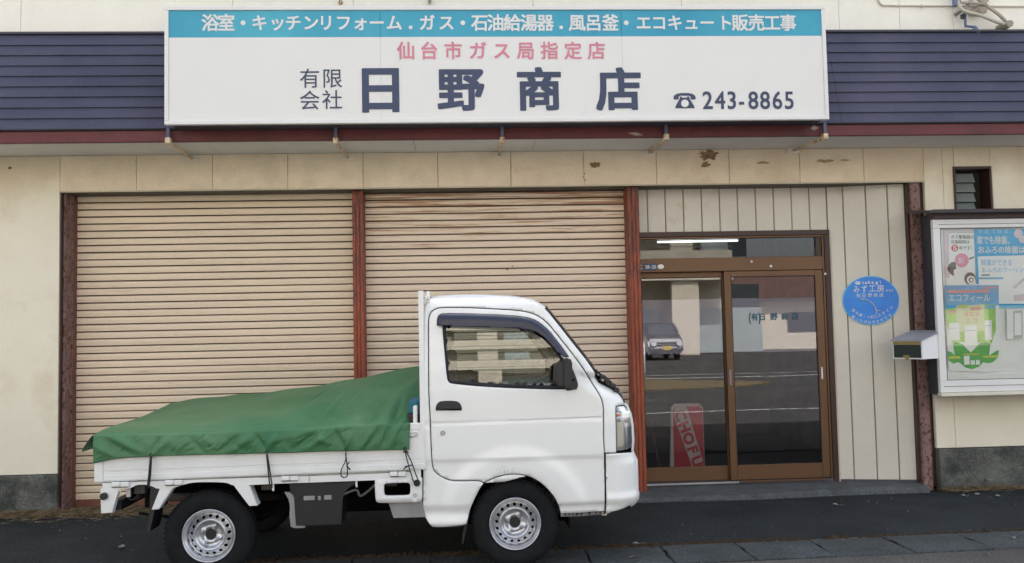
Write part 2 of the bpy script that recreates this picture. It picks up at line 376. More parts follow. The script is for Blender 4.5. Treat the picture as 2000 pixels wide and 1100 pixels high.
# moss line between lid and apron, and between lid and road
def strip(name, x0, x1, yc, hw, m, n=400, h=.008, seed=1, lab=None, dens=lambda x: 1):
    rnd = random.Random(seed); V = []; Fc = []
    for i in range(n):
        x = rnd.uniform(x0, x1)
        if rnd.random() > dens(x): continue
        y = yc+rnd.gauss(0, hw); r = rnd.uniform(.008, .03); z = gz(x, y)
        b = len(V); kk = 6
        for q in range(kk):
            t = q*2*math.pi/kk; rr = r*rnd.uniform(.6, 1.2)
            V.append((x+rr*1.8*math.cos(t), y+rr*.6*math.sin(t), z-.004))
        V.append((x, y, z+h*rnd.uniform(.5, 1.5)))
        Fc += [(b+q, b+(q+1) % kk, b+kk) for q in range(kk)]
    o = mesh(name, V, Fc, m); tag(o, lab, name.replace('_', ' '), kind='stuff'); return o
strip('moss', -5, 5, -1.705, .020, M_moss, 1500, .016, 2, 'brown moss and dirt along the joint behind the concrete gutter lids', lambda x: 1 if x < 2.2 else .35)
# dry straw heaped at foot of left wall and left shutter, scattered debris right
def straws(name, spots, n, m, seed, lab, cat):
    rnd = random.Random(seed); V = []; Fc = []
    for i in range(n):
        x0, x1, y0, y1, hh = rnd.choice(spots); x = rnd.uniform(x0, x1); y = y1-(y1-y0)*abs(rnd.gauss(0, .45)); z = gz(x, y)+rnd.uniform(0, hh)
        L = rnd.uniform(.03, .11); a = rnd.uniform(-.9, .9)+(math.pi if rnd.random() < .5 else 0); dz = rnd.uniform(-.01, .03)
        d = Vector((math.cos(a)*L, math.sin(a)*L*.7, dz)); s = Vector((-math.sin(a), math.cos(a), .6))*.0016
        p = Vector((x, y, z+.003)); b = len(V)
        V += [p-s, p+s, p+d+s*.4, p+d-s*.4, p+Vector((0, 0, .003))]
        Fc += [(b, b+1, b+2, b+3), (b, b+4, b+3)]
    o = mesh(name, V, Fc, m); tag(o, lab, cat, kind='stuff'); return o
straws('dry_grass', [(-4.2, -3.35, -.20, 0, .03), (-3.35, -2.0, -.22, .12, .02), (-4.2, -1.5, -.3, -.05, .008)], 3000, M_straw, 5, 'dry straw coloured grass heaped at the foot of the left wall and left shutter', 'dry grass')
straws('wall_weeds', [(4.1, 5.4, -.14, -.005, .03)], 900, M_straw, 9, 'thin dry weeds and crumbs along the foot of the right foundation', 'weeds')
rnd = random.Random(12); V = []; Fc = []
for i in range(260):
    x = rnd.uniform(-4.5, 5); y = rnd.uniform(-2.6, -.1); z = gz(x, y)+.007+(.006 if -2.19 < y < -1.73 else 0); r = rnd.choice((.003, .004, .005, .009)); a = rnd.uniform(0, 6)
    b = len(V); V += [(x+r*math.cos(a+q*2.1), y+r*math.sin(a+q*2.1), z-.005) for q in range(3)]+[(x, y, z+r*.6)]
    Fc += [(b, b+1, b+3), (b+1, b+2, b+3), (b+2, b, b+3)]
tag(mesh('grit', V, Fc, mat('pale_grit', (.11, .11, .10), .9, var=.4, scale=90)), 'pale grit and crumbs of dry leaf scattered over asphalt and lids', 'grit', kind='stuff')
V = []; Fc = []
for (x, y) in ((1.0, -2.03), (3.52, -1.93), (3.1, -2.3), (4.15, -.35), (4.4, -.42), (4.3, -.3), (-2.4, -1.2), (1.13, -1.68), (2.95, -.6)):
    for q in range(3):
        a = rnd.uniform(0, 6); b = len(V); L = rnd.uniform(.015, .035); z = gz(x, y)+.012
        V += [(x, y, z), (x+L*math.cos(a), y+L*math.sin(a), z+.008), (x+L*1.6*math.cos(a+.4), y+L*1.6*math.sin(a+.4), z), (x+L*math.cos(a+.9), y+L*math.sin(a+.9), z+.003)]
        Fc.append((b, b+1, b+2, b+3))
tag(mesh('leaf_litter', V, Fc, mat('bleached_leaf', (.26, .25, .22), .8)), 'few bleached leaf scraps lying on the asphalt and gutter lids', 'leaf litter', kind='stuff')
rnd = random.Random(21); V = []; Fc = []
for (x, y, dx, dy, n) in ((2.1, -.35, .10, -.09, 14), (-3.6, -.5, .09, -.05, 12), (3.9, -1.6, -.07, .08, 13), (-2.9, -1.65, .08, .045, 10)):
    p = Vector((x, y)); 
    for i in range(n):
        q = p+Vector((dx+rnd.gauss(0, .03), dy+rnd.gauss(0, .03))); w = rnd.uniform(.0015, .004); b = len(V)
        for c, sg_ in ((p, 1), (p, -1), (q, -1), (q, 1)): V.append((c.x, c.y+w*sg_, gz(c.x, c.y)+.012))
        Fc.append((b, b+1, b+2, b+3)); p = q
tag(mesh('asphalt_cracks', V, Fc, M_dark), 'dark hairline cracks wandering over the asphalt apron', 'cracks', kind='stuff')
# concrete entrance step
st = thing('entrance_step', (2.4, 0, 0), kind='structure')
pf = [(1.30, -.235), (1.8, -.225), (2.3, -.215), (2.8, -.16), (3.15, -.12), (3.5, -.10), (3.97, -.10)]
bm = bmesh.new(); n = len(pf)
ft = [bm.verts.new((x, y, -.012+.004*math.sin(x*9))) for x, y in pf]; fb = [bm.verts.new((x, y-.02, -.12)) for x, y in pf]; bt = [bm.verts.new((x, .45, .02)) for x, y in pf]
mt_ = [bm.verts.new((x, y+.03, .006)) for x, y in pf]
for i in range(n-1):
    for a, b in ((fb, ft), (ft, mt_), (mt_, bt)): bm.faces.new((a[i], a[i+1], b[i+1], b[i]))
bm.faces.new((fb[0], ft[0], mt_[0], bt[0])); bm.faces.new((bt[-1], mt_[-1], ft[-1], fb[-1]))
from_bm('step_slab', bm, M_conc, st)

# ================================================================== BUILDING
B = thing('shop_building', (0, 0, 0), 'cream shop front with slate blue skirt roof, two beige shutters and brown glass doors', 'building')
XL, XR = -3.405, 4.11
LT = 2.683
def wallpanel(x0, x1, z0, z1, m, name='wall_panel', y=0.0, th=.04):
    g = .0035; dy = random.uniform(-.0015, .0015)
    return box(name, x0+g/2, x1-g/2, y+dy, y+th, z0, z1, m, B, .0025)
xj = [-3.41+.6375*i for i in range(13)]
# lintel boards, each a part
edges = [-3.41, -2.777, -2.139, -1.503, -.862, -.219, .415, 1.055, 1.696, 2.345, 2.98, 3.56, 4.107]
for a, b in zip(edges, edges[1:]): wallpanel(a, b, LT, 2.985, M_lintel)
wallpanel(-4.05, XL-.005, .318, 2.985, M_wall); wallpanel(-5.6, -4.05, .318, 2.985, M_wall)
# right piece with the louvre window
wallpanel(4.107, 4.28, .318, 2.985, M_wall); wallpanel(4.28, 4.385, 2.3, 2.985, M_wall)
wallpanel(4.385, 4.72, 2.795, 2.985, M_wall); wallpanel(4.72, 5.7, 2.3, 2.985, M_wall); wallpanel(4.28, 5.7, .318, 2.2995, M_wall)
# lintel lower drip and soffit board of the recess
box('lintel_drip_edge', XL, XR, -.006, .012, LT-.012, LT-.001, mat('pale_drip_edge', (.55, .50, .38), .7), B, .002)
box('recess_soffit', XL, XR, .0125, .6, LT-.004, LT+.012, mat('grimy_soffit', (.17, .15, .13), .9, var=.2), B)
# foundations
for a, b in ((-5.6, XL+.0), (4.118, 5.7)):
    box('foundation', a, b, -.018, .06, -.2, .312, M_found, B, .006)
# building shell behind so light does not leak
box('shell_wall', -5.6, -3.44, .045, 4, -.2, 2.98, M_room, B)
box('shell_wall', 4.15, 5.7, .30, 4, -.2, 2.98, M_room, B)
# brown paint chips on lintel
def chip(cx, cz, rx, rz, m, seed, n=26):
    r = random.Random(seed); V = []; 
    for k in range(n):
        t = k*2*math.pi/n; q = r.uniform(.6, 1.15)
        V.append((cx+rx*q*math.cos(t), -.0045, cz+rz*q*math.sin(t)))
    V.append((cx, -.0055, cz)); mesh('peeled_patch', V, [(k, (k+1) % n, n) for k in range(n)], m, B)
for px_, py_, rx, rz, m, sd in ((1384, 303, .09, .05, M_chip, 1), (1378, 322, .04, .03, M_chip, 2), (1163, 322, .055, .028, M_chip, 3), (1490, 318, .07, .012, M_chip2, 4), (1610, 315, .09, .016, M_chip2, 5), (1650, 313, .05, .008, M_chip2, 6), (20, 328, .02, .012, M_chip, 7)):
    X, Z = at(px_, py_, 0); chip(X, Z, rx, rz, m, sd)
for px_, py_ in ((1141, 340), (1143, 352), (1139, 346)):
    X, Z = at(px_, py_, 0); chip(X, Z, .006, .008, M_chip, int(px_))
# soffit boards + fascia + mansard
ed = [-5.6, -4.6, -3.05, -1.85, -.46-.28, .44-.02, 1.05-.05, 1.95, 2.95, 4.1, 5.7]
ed = [-5.6, -4.0, -2.05, -1.42, -.40, .60, 1.62, 2.61, 3.9, 5.7]
for a, b in zip(ed, ed[1:]): box('soffit_board', a+.002, b-.002, -.575, .0, 2.986, 2.998, M_soffit, B, .001)
box('soffit_backing', -5.6, 5.7, -.57, .02, 3.0, 3.02, M_dark, B)
box('fascia', -5.6, 5.7, -.615, -.577, 2.962, 3.052, M_fascia, B, .003)
box('fascia_cap', -5.6, 5.7, -.63, -.59, 3.054, 3.066, M_dark, B)
nb = 9; z0, z1, ya, yb = 3.068, 3.90, -.605, -.36
for i in range(nb):
    za, zb = z0+(z1-z0)*i/nb, z0+(z1-z0)*(i+1)/nb
    y0_, y1_ = ya+(yb-ya)*i/nb, ya+(yb-ya)*(i+1)/nb
    for (xa, xb) in ((-5.6, -1.9), (-1.898, .55), (.552, 3.1), (3.102, 5.7)):
        P8 = [(xa, y0_-.018, za), (xb, y0_-.018, za), (xb, y1_-.004, zb+.004), (xa, y1_-.004, zb+.004),
              (xa, y0_+.01, za), (xb, y0_+.01, za), (xb, y1_+.02, zb+.004), (xa, y1_+.02, zb+.004)]
        hexa('siding_board', P8, M_slate, B)
box('roof_flashing', -5.6, 5.7, -.385, -.22, 3.905, 3.925, mat('dark_flashing', (.05, .05, .07), .5), B, .003)
for a, b in zip([-5.6, -3.62, -1.9, -.9, .62, 1.9, 3.28, 3.82, 4.3, 5.0], [-3.62, -1.9, -.9, .62, 1.9, 3.28, 3.82, 4.3, 5.0, 5.7]):
    g = .003; box('upper_wall_panel', a+g/2, b-g/2, -.25, -.2, 3.926, 5.3, M_upper, B, .002)
box('upper_backing', -5.6, 5.7, -.19, -.1, 3.03, 5.3, M_dark, B)
box('unseen_upper_storey', -11, 11, -.0995, 8, 3.03, 6.5, M_upper, B)  # unseen mass, sized and widened past the shop to shade the foreground
box('unseen_ground_storey', -11, -5.605, -.02, 8, -.2, 3.025, M_wall, B); box('unseen_ground_storey', 5.705, 11, -.02, 8, -.2, 3.025, M_wall, B); box('unseen_ground_storey', -5.6, 5.7, 4.005, 8, -.2, 3.025, M_wall, B)  # unseen masses added below so no sun comes round the sides

# posts
def post(px0, px1, y0, y1, m, name, grooves=2):
    o = thing  # keep one mesh: C section with ribs
    bm = bmesh.new(); bx(bm, px0, px1, y0+.008, y1, -.06, LT-.006, .003)
    w = (px1-px0)/(grooves+1)
    for k in range(grooves+1): bx(bm, px0+w*k+.004, px0+w*(k+1)-.004, y0, y0+.0085, -.05, LT-.008, .002)
    return from_bm(name, bm, m, B)
post(-.972, -.876, .10, .26, M_post, 'shutter_post'); post(1.444, 1.545, .06, .26, M_post, 'shutter_post')
# left rusty stanchion: it lines the left reveal and shows its inner side
def sidepost(name, x0, x1, ribs, m, face):
    bm = bmesh.new()
    for (ya, yb, d) in ribs:
        if face > 0: bx(bm, x0, x1+d, ya, yb, -.06, LT-.006, .002)
        else: bx(bm, x0-d, x1, ya, yb, -.06, LT-.006, .002)
    return from_bm(name, bm, m, B)
sidepost('reveal_strip', -3.408, -3.398, [(.013, .05, 0)], M_dbronze, 1)
sidepost('rusty_post', -3.408, -3.385, [(.0505, .075, .004), (.0755, .19, -.004), (.1905, .205, .004)], M_rust, 1)
sidepost('guide_rail', -3.408, -3.372, [(.2055, .29, 0)], M_redrail, 1)
pr = post(3.985, 4.075, .02, .20, M_rust, 'rusty_post', 0); box('reveal_strip', 4.076, 4.108, .045, .30, -.02, LT-.006, M_dbronze, B)
box('post_trim', 3.965, 3.984, .05, .20, 0, LT-.006, M_dbronze, B)

# shutters
def shutter(x0, x1, zb, m, lab):
    sh = thing('roller_shutter', (0, .26, 0)); sh.parent = B; sh.location = (0, .26, 0); ORG[sh] = Vector((0, .26, 0)); sh['label'] = lab
    pitch = .0627; n = int((LT-.01-zb-.075)/pitch)
    prof = [(.0, .0), (-.010, .003), (-.0115, .010), (-.0085, .0135), (-.0105, .017), (-.0125, .034), (-.0105, .050), (-.002, .0550), (.0, .0605), (.004, .0605)]
    V = []; Fc = []; idx = []
    for X in (x0, x1): V += [(X, y, z) for y, z in prof]
    k = len(prof)
    for i in range(k-1): Fc.append((i, i+k, i+k+1, i+1)); idx.append(1 if i in (0, 7, 8) else 0)
    me = bpy.data.meshes.new('slat'); me.from_pydata(V, [], Fc)
    for p, i in zip(me.polygons, idx): p.material_index = i
    me.materials.append(m); me.materials.append(M_seam)
    for i in range(n+1):
        o = bpy.data.objects.new('slat', me); COL.objects.link(o); o.parent = sh; ORG[o] = ORG[sh]
        o.location = (0, random.uniform(-.0015, .0015), zb+.072+i*pitch+random.uniform(-.0006, .0006)); o.rotation_euler = (random.uniform(-.03, .03), 0, random.uniform(-.0006, .0006))
    box('shutter_backing', x0, x1, .275, .285, zb, LT-.004, M_seam, sh)
    bm = bmesh.new(); bx(bm, x0, x1, .235, .275, zb+.012, zb+.07, .004); bx(bm, x0, x1, .225, .28, zb, zb+.012, .002)
    from_bm('bottom_rail', bm, M_redrail, sh)
    return sh
shutter(-3.370, -.973, -.02, M_shut, 'left shutter, evenly beige and nearly clean')
sh2 = shutter(-.875, 1.443, -.03, M_shut2, 'second shutter behind the cab, streaked with rust')

for p, q, r in ((1001, 520, .006), (991, 526, .009)):
    X, Z = at(p, q, .245); bm = bmesh.new(); disc(bm, (X, .2455, Z), r, 12, th=.004); from_bm('keyhole', bm, M_chip, sh2)
# entrance: header siding, doors
zt = LT-.008
gx = [1.546, 1.66]+[1.823+.1663*i for i in range(9)]+[3.315]
def rib(x0, x1, z0, z1, y0, y1, name='siding_panel'):
    """one ribbed panel; may stand oblique (y0 at x0, y1 at x1)"""
    g = .007; t = .014
    dx, dy = x1-x0, y1-y0; L = math.hypot(dx, dy); ux, uy = dx/L, dy/L; nx_, ny_ = uy, -ux
    P = lambda s, d: (x0+ux*s+nx_*d, y0+uy*s+ny_*d)
    pts = [P(g/2, -t), P(g/2+.003, 0), P(L-g/2-.003, 0), P(L-g/2, -t)]
    V = [(p[0], p[1], z) for z in (z0, z1) for p in pts]
    return mesh(name, V, [(0, 1, 5, 4), (1, 2, 6, 5), (2, 3, 7, 6), (0, 3, 2, 1), (4, 5, 6, 7)], M_panel, B)
for a, b in zip(gx, gx[1:]): rib(a, b, 2.287, zt, .25, .25)
box('siding_backing', 1.546, 3.33, .262, .28, 2.287, zt, mat('panel_groove', (.22, .18, .13), .8), B)
# oblique side wall right of the door
ox0, oy0, ox1, oy1 = 3.316, .25, 3.978, .10
ts = [0, .16, .45, .735, 1.0]; ts = [0, .21, .50, .775, 1.0]
for a, b in zip(ts, ts[1:]):
    rib(ox0+(ox1-ox0)*a, ox0+(ox1-ox0)*b, .032, zt, oy0+(oy1-oy0)*a, oy0+(oy1-oy0)*b)
hexa('siding_backing', [(ox0, oy0+.012, .03), (ox1, oy1+.012, .03), (ox1, oy1+.012, zt), (ox0, oy0+.012, zt), (ox0, oy0+.03, .03), (ox1, oy1+.03, .03), (ox1, oy1+.03, zt), (ox0, oy0+.03, zt)], MATS['panel_groove'], B)
hexa('siding_base_rail', [(ox0, oy0-.012, -.01), (ox1, oy1-.012, -.01), (ox1, oy1-.012, .03), (ox0, oy0-.012, .03), (ox0, oy0+.03, -.01), (ox1, oy1+.03, -.01), (ox1, oy1+.03, .03), (ox0, oy0+.03, .03)], M_dalu, B)
# door frame
DY = .25
DF = thing('door_frame', (0, DY, 0)); DF.parent = B; ORG[DF] = Vector((0, DY, 0))
box('head', 1.546, 3.318, DY-.03, DY+.09, 2.238, 2.284, M_dbronze, DF, .003)
box('jamb', 3.268, 3.318, DY-.03, DY+.09, .0, 2.2375, M_dbronze, DF, .003)
box('jamb', 3.319, 3.334, DY-.02, DY+.05, .0, 2.284, MATS['pale_drip_edge'], DF, .002)
box('trim', 1.546, 3.267, DY-.018, DY+.03, 2.222, 2.237, M_bronze, DF, .002)
box('trim', 3.250, 3.267, DY-.018, DY+.03, .03, 2.221, M_bronze, DF, .002)
box('transom_bar', 1.546, 3.249, DY-.022, DY+.08, 1.922, 2.045, M_bronze, DF, .004)
box('transom_glass', 1.546, 3.2, DY+.02, DY+.025, 2.046, 2.221, M_trans_gl, DF)
box('transom_side', 3.2005, 3.249, DY+.0, DY+.08, 2.046, 2.221, M_dbronze, DF)
box('sill', 1.546, 3.267, DY-.03, DY+.1, .0, .048, M_dalu, DF, .004)
box('sill_rail', 1.56, 2.40, DY-.045, DY-.031, .030, .046, M_steel, DF, .002)
box('sill_rail', 2.40, 3.2, DY-.050, DY-.031, .036, .050, M_bronze, DF, .002)
def slide(x0, x1, y, z0, z1, lab, sw, bot, top):
    d = thing('sliding_door', (x0, y, z0)); d.parent = B; d.location = (x0, y, z0); ORG[d] = Vector((x0, y, z0)); d['label'] = lab
    box('stile', x0, x0+sw[0], y, y+.03, z0, z1, M_bronze, d, .003); box('stile', x1-sw[1], x1, y, y+.03, z0, z1, M_bronze, d, .003)
    box('bottom_rail', x0+sw[0]+.0005, x1-sw[1]-.0005, y+.002, y+.028, z0, z0+bot, M_bronze, d, .002)
    box('top_rail', x0+sw[0]+.0005, x1-sw[1]-.0005, y+.002, y+.028, z1-top, z1, M_bronze, d, .002)
    gx0, gx1, ga, gb = x0+sw[0]-.004, x1-sw[1]+.004, z0+bot-.004, z1-top+.004
    box('glass_pane', gx0, gx1, y+.012, y+.017, ga, gb, M_door_gl, d)
    box('gasket', gx0+.002, gx0+.010, y+.006, y+.011, ga, gb, M_seal, d); box('gasket', gx1-.010, gx1-.002, y+.006, y+.011, ga, gb, M_seal, d)
    box('gasket', gx0+.0105, gx1-.0105, y+.006, y+.011, gb-.011, gb-.004, M_seal, d)
    box('frosted_film', gx0+.011, gx1-.011, y+.0175, y+.0185, 1.185, 1.675, M_film, d)
    return d
dl = slide(1.560, 2.385, DY+.035, .05, 1.921, 'left door leaf standing behind the right one', (.028, .055), .125, .045)
dr = slide(2.338, 3.249, DY-.008, .052, 1.921, 'right door leaf in front, with lettering on its glass', (.062, .070), .13, .05)
box('door_handle', 2.352, 2.376, DY-.016, DY-.009, .895, 1.035, mat('lilac_grey_metal', (.22, .20, .26), .4, metal=.5), dr, .003)
box('door_handle', 3.196, 3.214, DY-.014, DY-.009, .93, 1.04, M_steel, dr, .002)
# lettering on right pane
X0, Z0 = at(1463, 619, DY); X1, Z1 = at(1560, 618, DY); zc = (Z0+Z1)/2
yl = DY+.003
it = [('(', X0+.008, zc, .03, .075, 0), ('有', X0+.052, zc, .062, .062, 0), (')', X0+.096, zc, .03, .075, 0)]
it += [(c, x_, zc, .062, .062, 0) for c, x_ in zip('日野商店', (at(1489, 619, DY)[0], at(1512, 619, DY)[0], at(1533, 619, DY)[0], at(1553, 619, DY)[0]))]
letters('lettering', it, flat(yl), M_pteal, dr, .03)
# shop interior seen through the glass
box('room_floor', 1.5, 4.1, .36, 4, -.1, .0, M_roomf, B); box('room_back', 1.5, 4.1, 3.9, 4, 0, 2.9, M_room, B)
box('room_ceiling', 1.5, 4.1, .36, 4, 2.6, 2.66, M_room, B); box('room_side', 1.40, 1.5, .36, 4, 0, 2.6, M_room, B); box('room_side', 4.0, 4.1, .36, 4, 0, 2.6, M_room, B)
lamp = thing('ceiling_lamp', (2.2, .9, 2.35), 'lit white fluorescent tube hanging inside above the glass doors', 'lamp')
Xa, Za = at(1284, 473, .9); Xb, Zb = at(1441, 470, .9)
tubeo('tube', [(Xa, .9, Za), (Xb, .9, Zb)], .010, M_tube, lamp, 10); box('housing', Xa-.02, Xb+.02, .87, .93, Za+.022, Za+.06, M_mbw, lamp, .003)
tubeo('hanger', [(Xa+.1, .9, Za+.06), (Xa+.1, .9, 2.6)], .005, M_steel, lamp); tubeo('hanger', [(Xb-.1, .9, Za+.06), (Xb-.1, .9, 2.6)], .005, M_steel, lamp)
# red sign standing inside behind left pane
YS = .36
sg = thing('standing_sign', (at(1345, 912, YS)[0], YS, 0), 'red and cream upright sign reading CHOFU standing inside behind the left door glass', 'sign')
def sp(px_, py_, Y=YS): X, Z = at(px_, py_, Y); return X, Z
p4 = [sp(1309, 914), sp(1377, 914), sp(1373, 795), sp(1366, 788), sp(1318, 789), sp(1311, 796)]
prism('panel', p4, YS+.004, YS+.03, M_cream, sg)
rp = [sp(1317, 912), sp(1376, 912), sp(1372, 800), sp(1365, 793), sp(1321, 794), sp(1314, 801)]
prism('red_face', rp, YS+.001, YS+.0035, M_red, sg)
band = [sp(1318, 795), sp(1340, 793), sp(1375, 908), sp(1352, 912), sp(1316, 812)]
prism('pale_band', band, YS-.003, YS+.0005, M_cream, sg)
a0 = Vector(sp(1329, 812)); a1 = Vector(sp(1361, 901)); dd = (a1-a0)
items = []
for i, c in enumerate('CHOFU'):
    p = a0+dd*(i/4); items.append((c, p.x, p.y, .066, .088, math.atan2(dd.y, dd.x)))
letters('lettering', items, flat(YS-.004), M_red, sg, .05)
br = thing('broom_handle', (1.75, .6, 0), 'pale wooden pole leaning inside behind the left door glass', 'pole')
tubeo('pole', [(*at(1292, 914, .5)[:1], .5, .05), (at(1268, 845, .7)[0], .7, .62)], .014, M_wood, br)
box('tip', at(1292, 914, .5)[0]-.03, at(1292, 914, .5)[0]+.03, .48, .52, .0, .05, M_wood, br, .004)

# little louvre window
lw = thing('louvre_window', (4.55, 0, 2.5)); lw.parent = B; ORG[lw] = Vector((4.55, 0, 2.5)); lw.location = (4.55, 0, 2.5)
bm = bmesh.new()
for (a, b, c, d) in ((4.372, 4.7195, 2.783, 2.808), (4.372, 4.386, 2.30, 2.7825), (4.7, 4.7195, 2.30, 2.7825)): bx(bm, a, b, -.02, .12, c, d, .002)
from_bm('frame', bm, M_dbronze, lw)
bm = bmesh.new(); bx(bm, 4.366, 4.724, -.026, -.0205, 2.806, 2.814); bx(bm, 4.7205, 4.727, -.026, -.0205, 2.33, 2.805); from_bm('frame_lip', bm, M_plate, lw)
box('recess_back', 4.3865, 4.6995, .20, .22, 2.30, 2.78, M_dark, lw); box('reveal', 4.60, 4.6995, .13, .199, 2.30, 2.78, M_dark, lw)
for k in range(5):
    za = 2.325+k*.088
    hexa('louvre_pane', [(4.39, .075, za), (4.62, .075, za), (4.62, .11, za+.086), (4.39, .11, za+.086), (4.39, .08, za), (4.62, .08, za), (4.62, .115, za+.086), (4.39, .115, za+.086)], mat('dull_frosted_pane%d' % k if 0 else 'dull_frosted_pane', (.20, .235, .24), .4, var=.15) if k == 0 else MATS['dull_frosted_pane'], lw)

# ================================================================== SIGNBOARD
SY = -.85
sg = thing('shop_signboard', (.33, SY, 3.03), 'long white signboard with cyan band and navy Japanese lettering above the shutters', 'signboard')
sx0, sx1, sz0, sz1 = -2.252, 2.892, 3.038, 3.952
box('case', sx0+.03, sx1-.03, SY+.03, SY+.235, sz0+.012, sz1-.01, M_dalu, sg)
bm = bmesh.new(); fw = .030
bx(bm, sx0, sx1, SY-.012, SY+.0295, sz0, sz0+fw, .003); bx(bm, sx0, sx1, SY-.012, SY+.0295, sz1-fw, sz1, .003)
bx(bm, sx0, sx0+fw, SY-.0115, SY+.029, sz0+fw+.0005, sz1-fw-.0005, .003); bx(bm, sx1-fw, sx1, SY-.0115, SY+.029, sz0+fw+.0005, sz1-fw-.0005, .003)
from_bm('frame', bm, M_alu, sg)
sj = [sx0+fw, at(743, 100, SY)[0], at(1215, 100, SY)[0], sx1-fw]; zb = 3.712
for a, b in zip(sj, sj[1:]):
    box('face_panel', a+.0006, b-.0006, SY, SY+.02, sz0+fw, zb, M_signw, sg)
    box('face_panel', a+.0012, b-.0012, SY, SY+.02, zb+.0005, sz1-fw, M_band, sg)
box('seam_backing', sx0+fw, sx1-fw, SY+.008, SY+.012, sz0+fw, sz1-fw, M_cyan, sg) if 0 else None
yl = SY-.003
# grime line along the bottom
for (a, b, z, t) in ((330, 420, 238, .0025), (500, 590, 236, .002), (680, 760, 235, .003), (830, 950, 234, .003), (1010, 1065, 234, .002)):
    X, Z = at(a, z, SY); X2, _ = at(b, z, SY); box('grime_streak', X, X2, yl, yl+.001, Z, Z+t, mat('grey_grime', (.4, .39, .37), .9), sg)
# line 1
def pxs(pxl, py_): return [at(p, py_, SY) for p in pxl]
L1 = [('浴', 411), ('室', 442), ('・', 475), ('キ', 507), ('ッ', 542), ('チ', 573), ('ン', 607), ('リ', 637), ('フ', 671), ('ォ', 704), ('ー', 736), ('ム', 770), ('ガ', 834), ('ス', 872), ('・', 904), ('石', 937), ('油', 968), ('給', 1000), ('湯', 1033), ('器', 1065),
      ('風', 1127), ('呂', 1159), ('釜', 1192), ('・', 1223), ('エ', 1257), ('コ', 1287), ('キ', 1318), ('ュ', 1350), ('ー', 1381), ('ト', 1416), ('販', 1445), ('売', 1477), ('工', 1508), ('事', 1539)]
items = []
for c, p in L1:
    X, Z = at(p, 44.5, SY); s = .128 if ord(c) > 0x30ff or ord(c) < 0x3000 else .120
    items.append((c, X, Z, s, s, 0))
letters('lettering', items, flat(yl), M_wlet, sg, .022)
bm = bmesh.new()
for p in (802, 1096):
    X, Z = at(p, 54, SY); bx(bm, X-.013, X+.013, yl, yl+.001, Z-.013, Z+.013)
for p in (475, 904, 1223):
    X, Z = at(p, 45, SY); disc(bm, (X, yl-.0005, Z), .019, 16, th=.001)
from_bm('lettering', bm, M_wlet, sg)
# line 2 pink
items = []
for c, p in zip('仙台市ガス局指定店', (793, 838, 885, 933, 980, 1027, 1073, 1119, 1165)):
    X, Z = at(p, 99, SY); items.append((c, X, Z, .135, .135, 0))
letters('lettering', items, flat(yl), M_pink, sg, .018)
# big navy
items = []
for c, p, w in zip('日野商店', (743, 900, 1053, 1209), (.335, .335, .335, .335)):
    X, Z = at(p, 174, SY); items.append((c, X, Z, .345 if c != '日' else .375, .325 if c != '日' else .355, 0))
letters('lettering', items, flat(yl), M_navy, sg, .029)
items = []
for c, p, q in (('有', 605, 153), ('限', 649, 153), ('会', 605, 196), ('社', 649, 195)):
    X, Z = at(p, q, SY); items.append((c, X, Z, .152, .148, 0))
letters('lettering', items, flat(yl), M_navy, sg, .002)
items = []
for c, p in zip('243-8865', (1382, 1406, 1429, 1448, 1471, 1494, 1518, 1541)):
    X, Z = at(p, 196, SY); items.append((c, X, Z, .086 if c != '-' else .075, .136, 0))
letters('lettering', items, flat(yl), M_navy, sg, .014)
# telephone mark: handset, body, dial
def T2(x, y): X, Z = at(950+x/2.857, y/2.857, SY); return X, Z
bm = bmesh.new()
hand = [(1043, 548), (1046, 535), (1060, 525), (1085, 520), (1127, 520), (1150, 525), (1164, 535), (1168, 548), (1164, 556), (1144, 557), (1138, 550), (1140, 541), (1128, 535), (1083, 535), (1072, 541), (1073, 550), (1068, 557), (1048, 557)]
prism('x', [T2(*p) for p in hand], yl, yl+.001, None, bm=bm)
body = [(1080, 540), (1090, 540), (1090, 546), (1120, 546), (1120, 540), (1131, 540), (1133, 550), (1157, 590), (1162, 605), (1053, 605), (1057, 590), (1078, 552)]
prism('x', [T2(*p) for p in body], yl, yl+.001, None, bm=bm)
from_bm('lettering', bm, M_navy, sg)
bm = bmesh.new(); X, Z = T2(1107, 578); disc(bm, (X, yl-.0015, Z), .030, 24, th=.001); from_bm('telephone_dial', bm, M_signw, sg)
# brackets
for (tx, ty, jx, jy, wx, wy) in ((329, 250, 329, 277, 375, 310), (656, 250, 656, 277, 679, 308), (981, 248, 981, 276, 975, 302), (1301, 245, 1301, 270, 1269, 299), (1612, 243, 1611, 269, 1550, 294)):
    br = thing('support_bracket', (0, SY, 3)); br.parent = sg; ORG[br] = Vector((0, SY, 3)); br.location = Vector((0, SY, 3))-ORG[sg]
    XJ, ZJ = at(jx, jy, -.66); XT, ZT = at(tx, ty, -.66); XW, ZW = at(wx, wy, -.012)
    bm = bmesh.new(); bx(bm, XJ-.013, XJ+.013, -.673, -.647, ZJ, sz0+.02, .002); from_bm('hanger_bar', bm, mat('dull_blue_bar', (.10, .11, .17), .6) if 'dull_blue_bar' not in MATS else MATS['dull_blue_bar'], br)
    tubeo('arm', [(XJ, -.66, ZJ), (XW, -.012, ZW)], .0125, M_steelr, br, 8)
    box('clamp', XJ-.02, XJ+.02, -.685, -.635, ZJ-.018, ZJ+.03, M_steelr, br, .004)
    box('wall_plate', XW-.055, XW+.055, -.014, -.003, ZW-.022, ZW+.022, M_plate, br, .002)
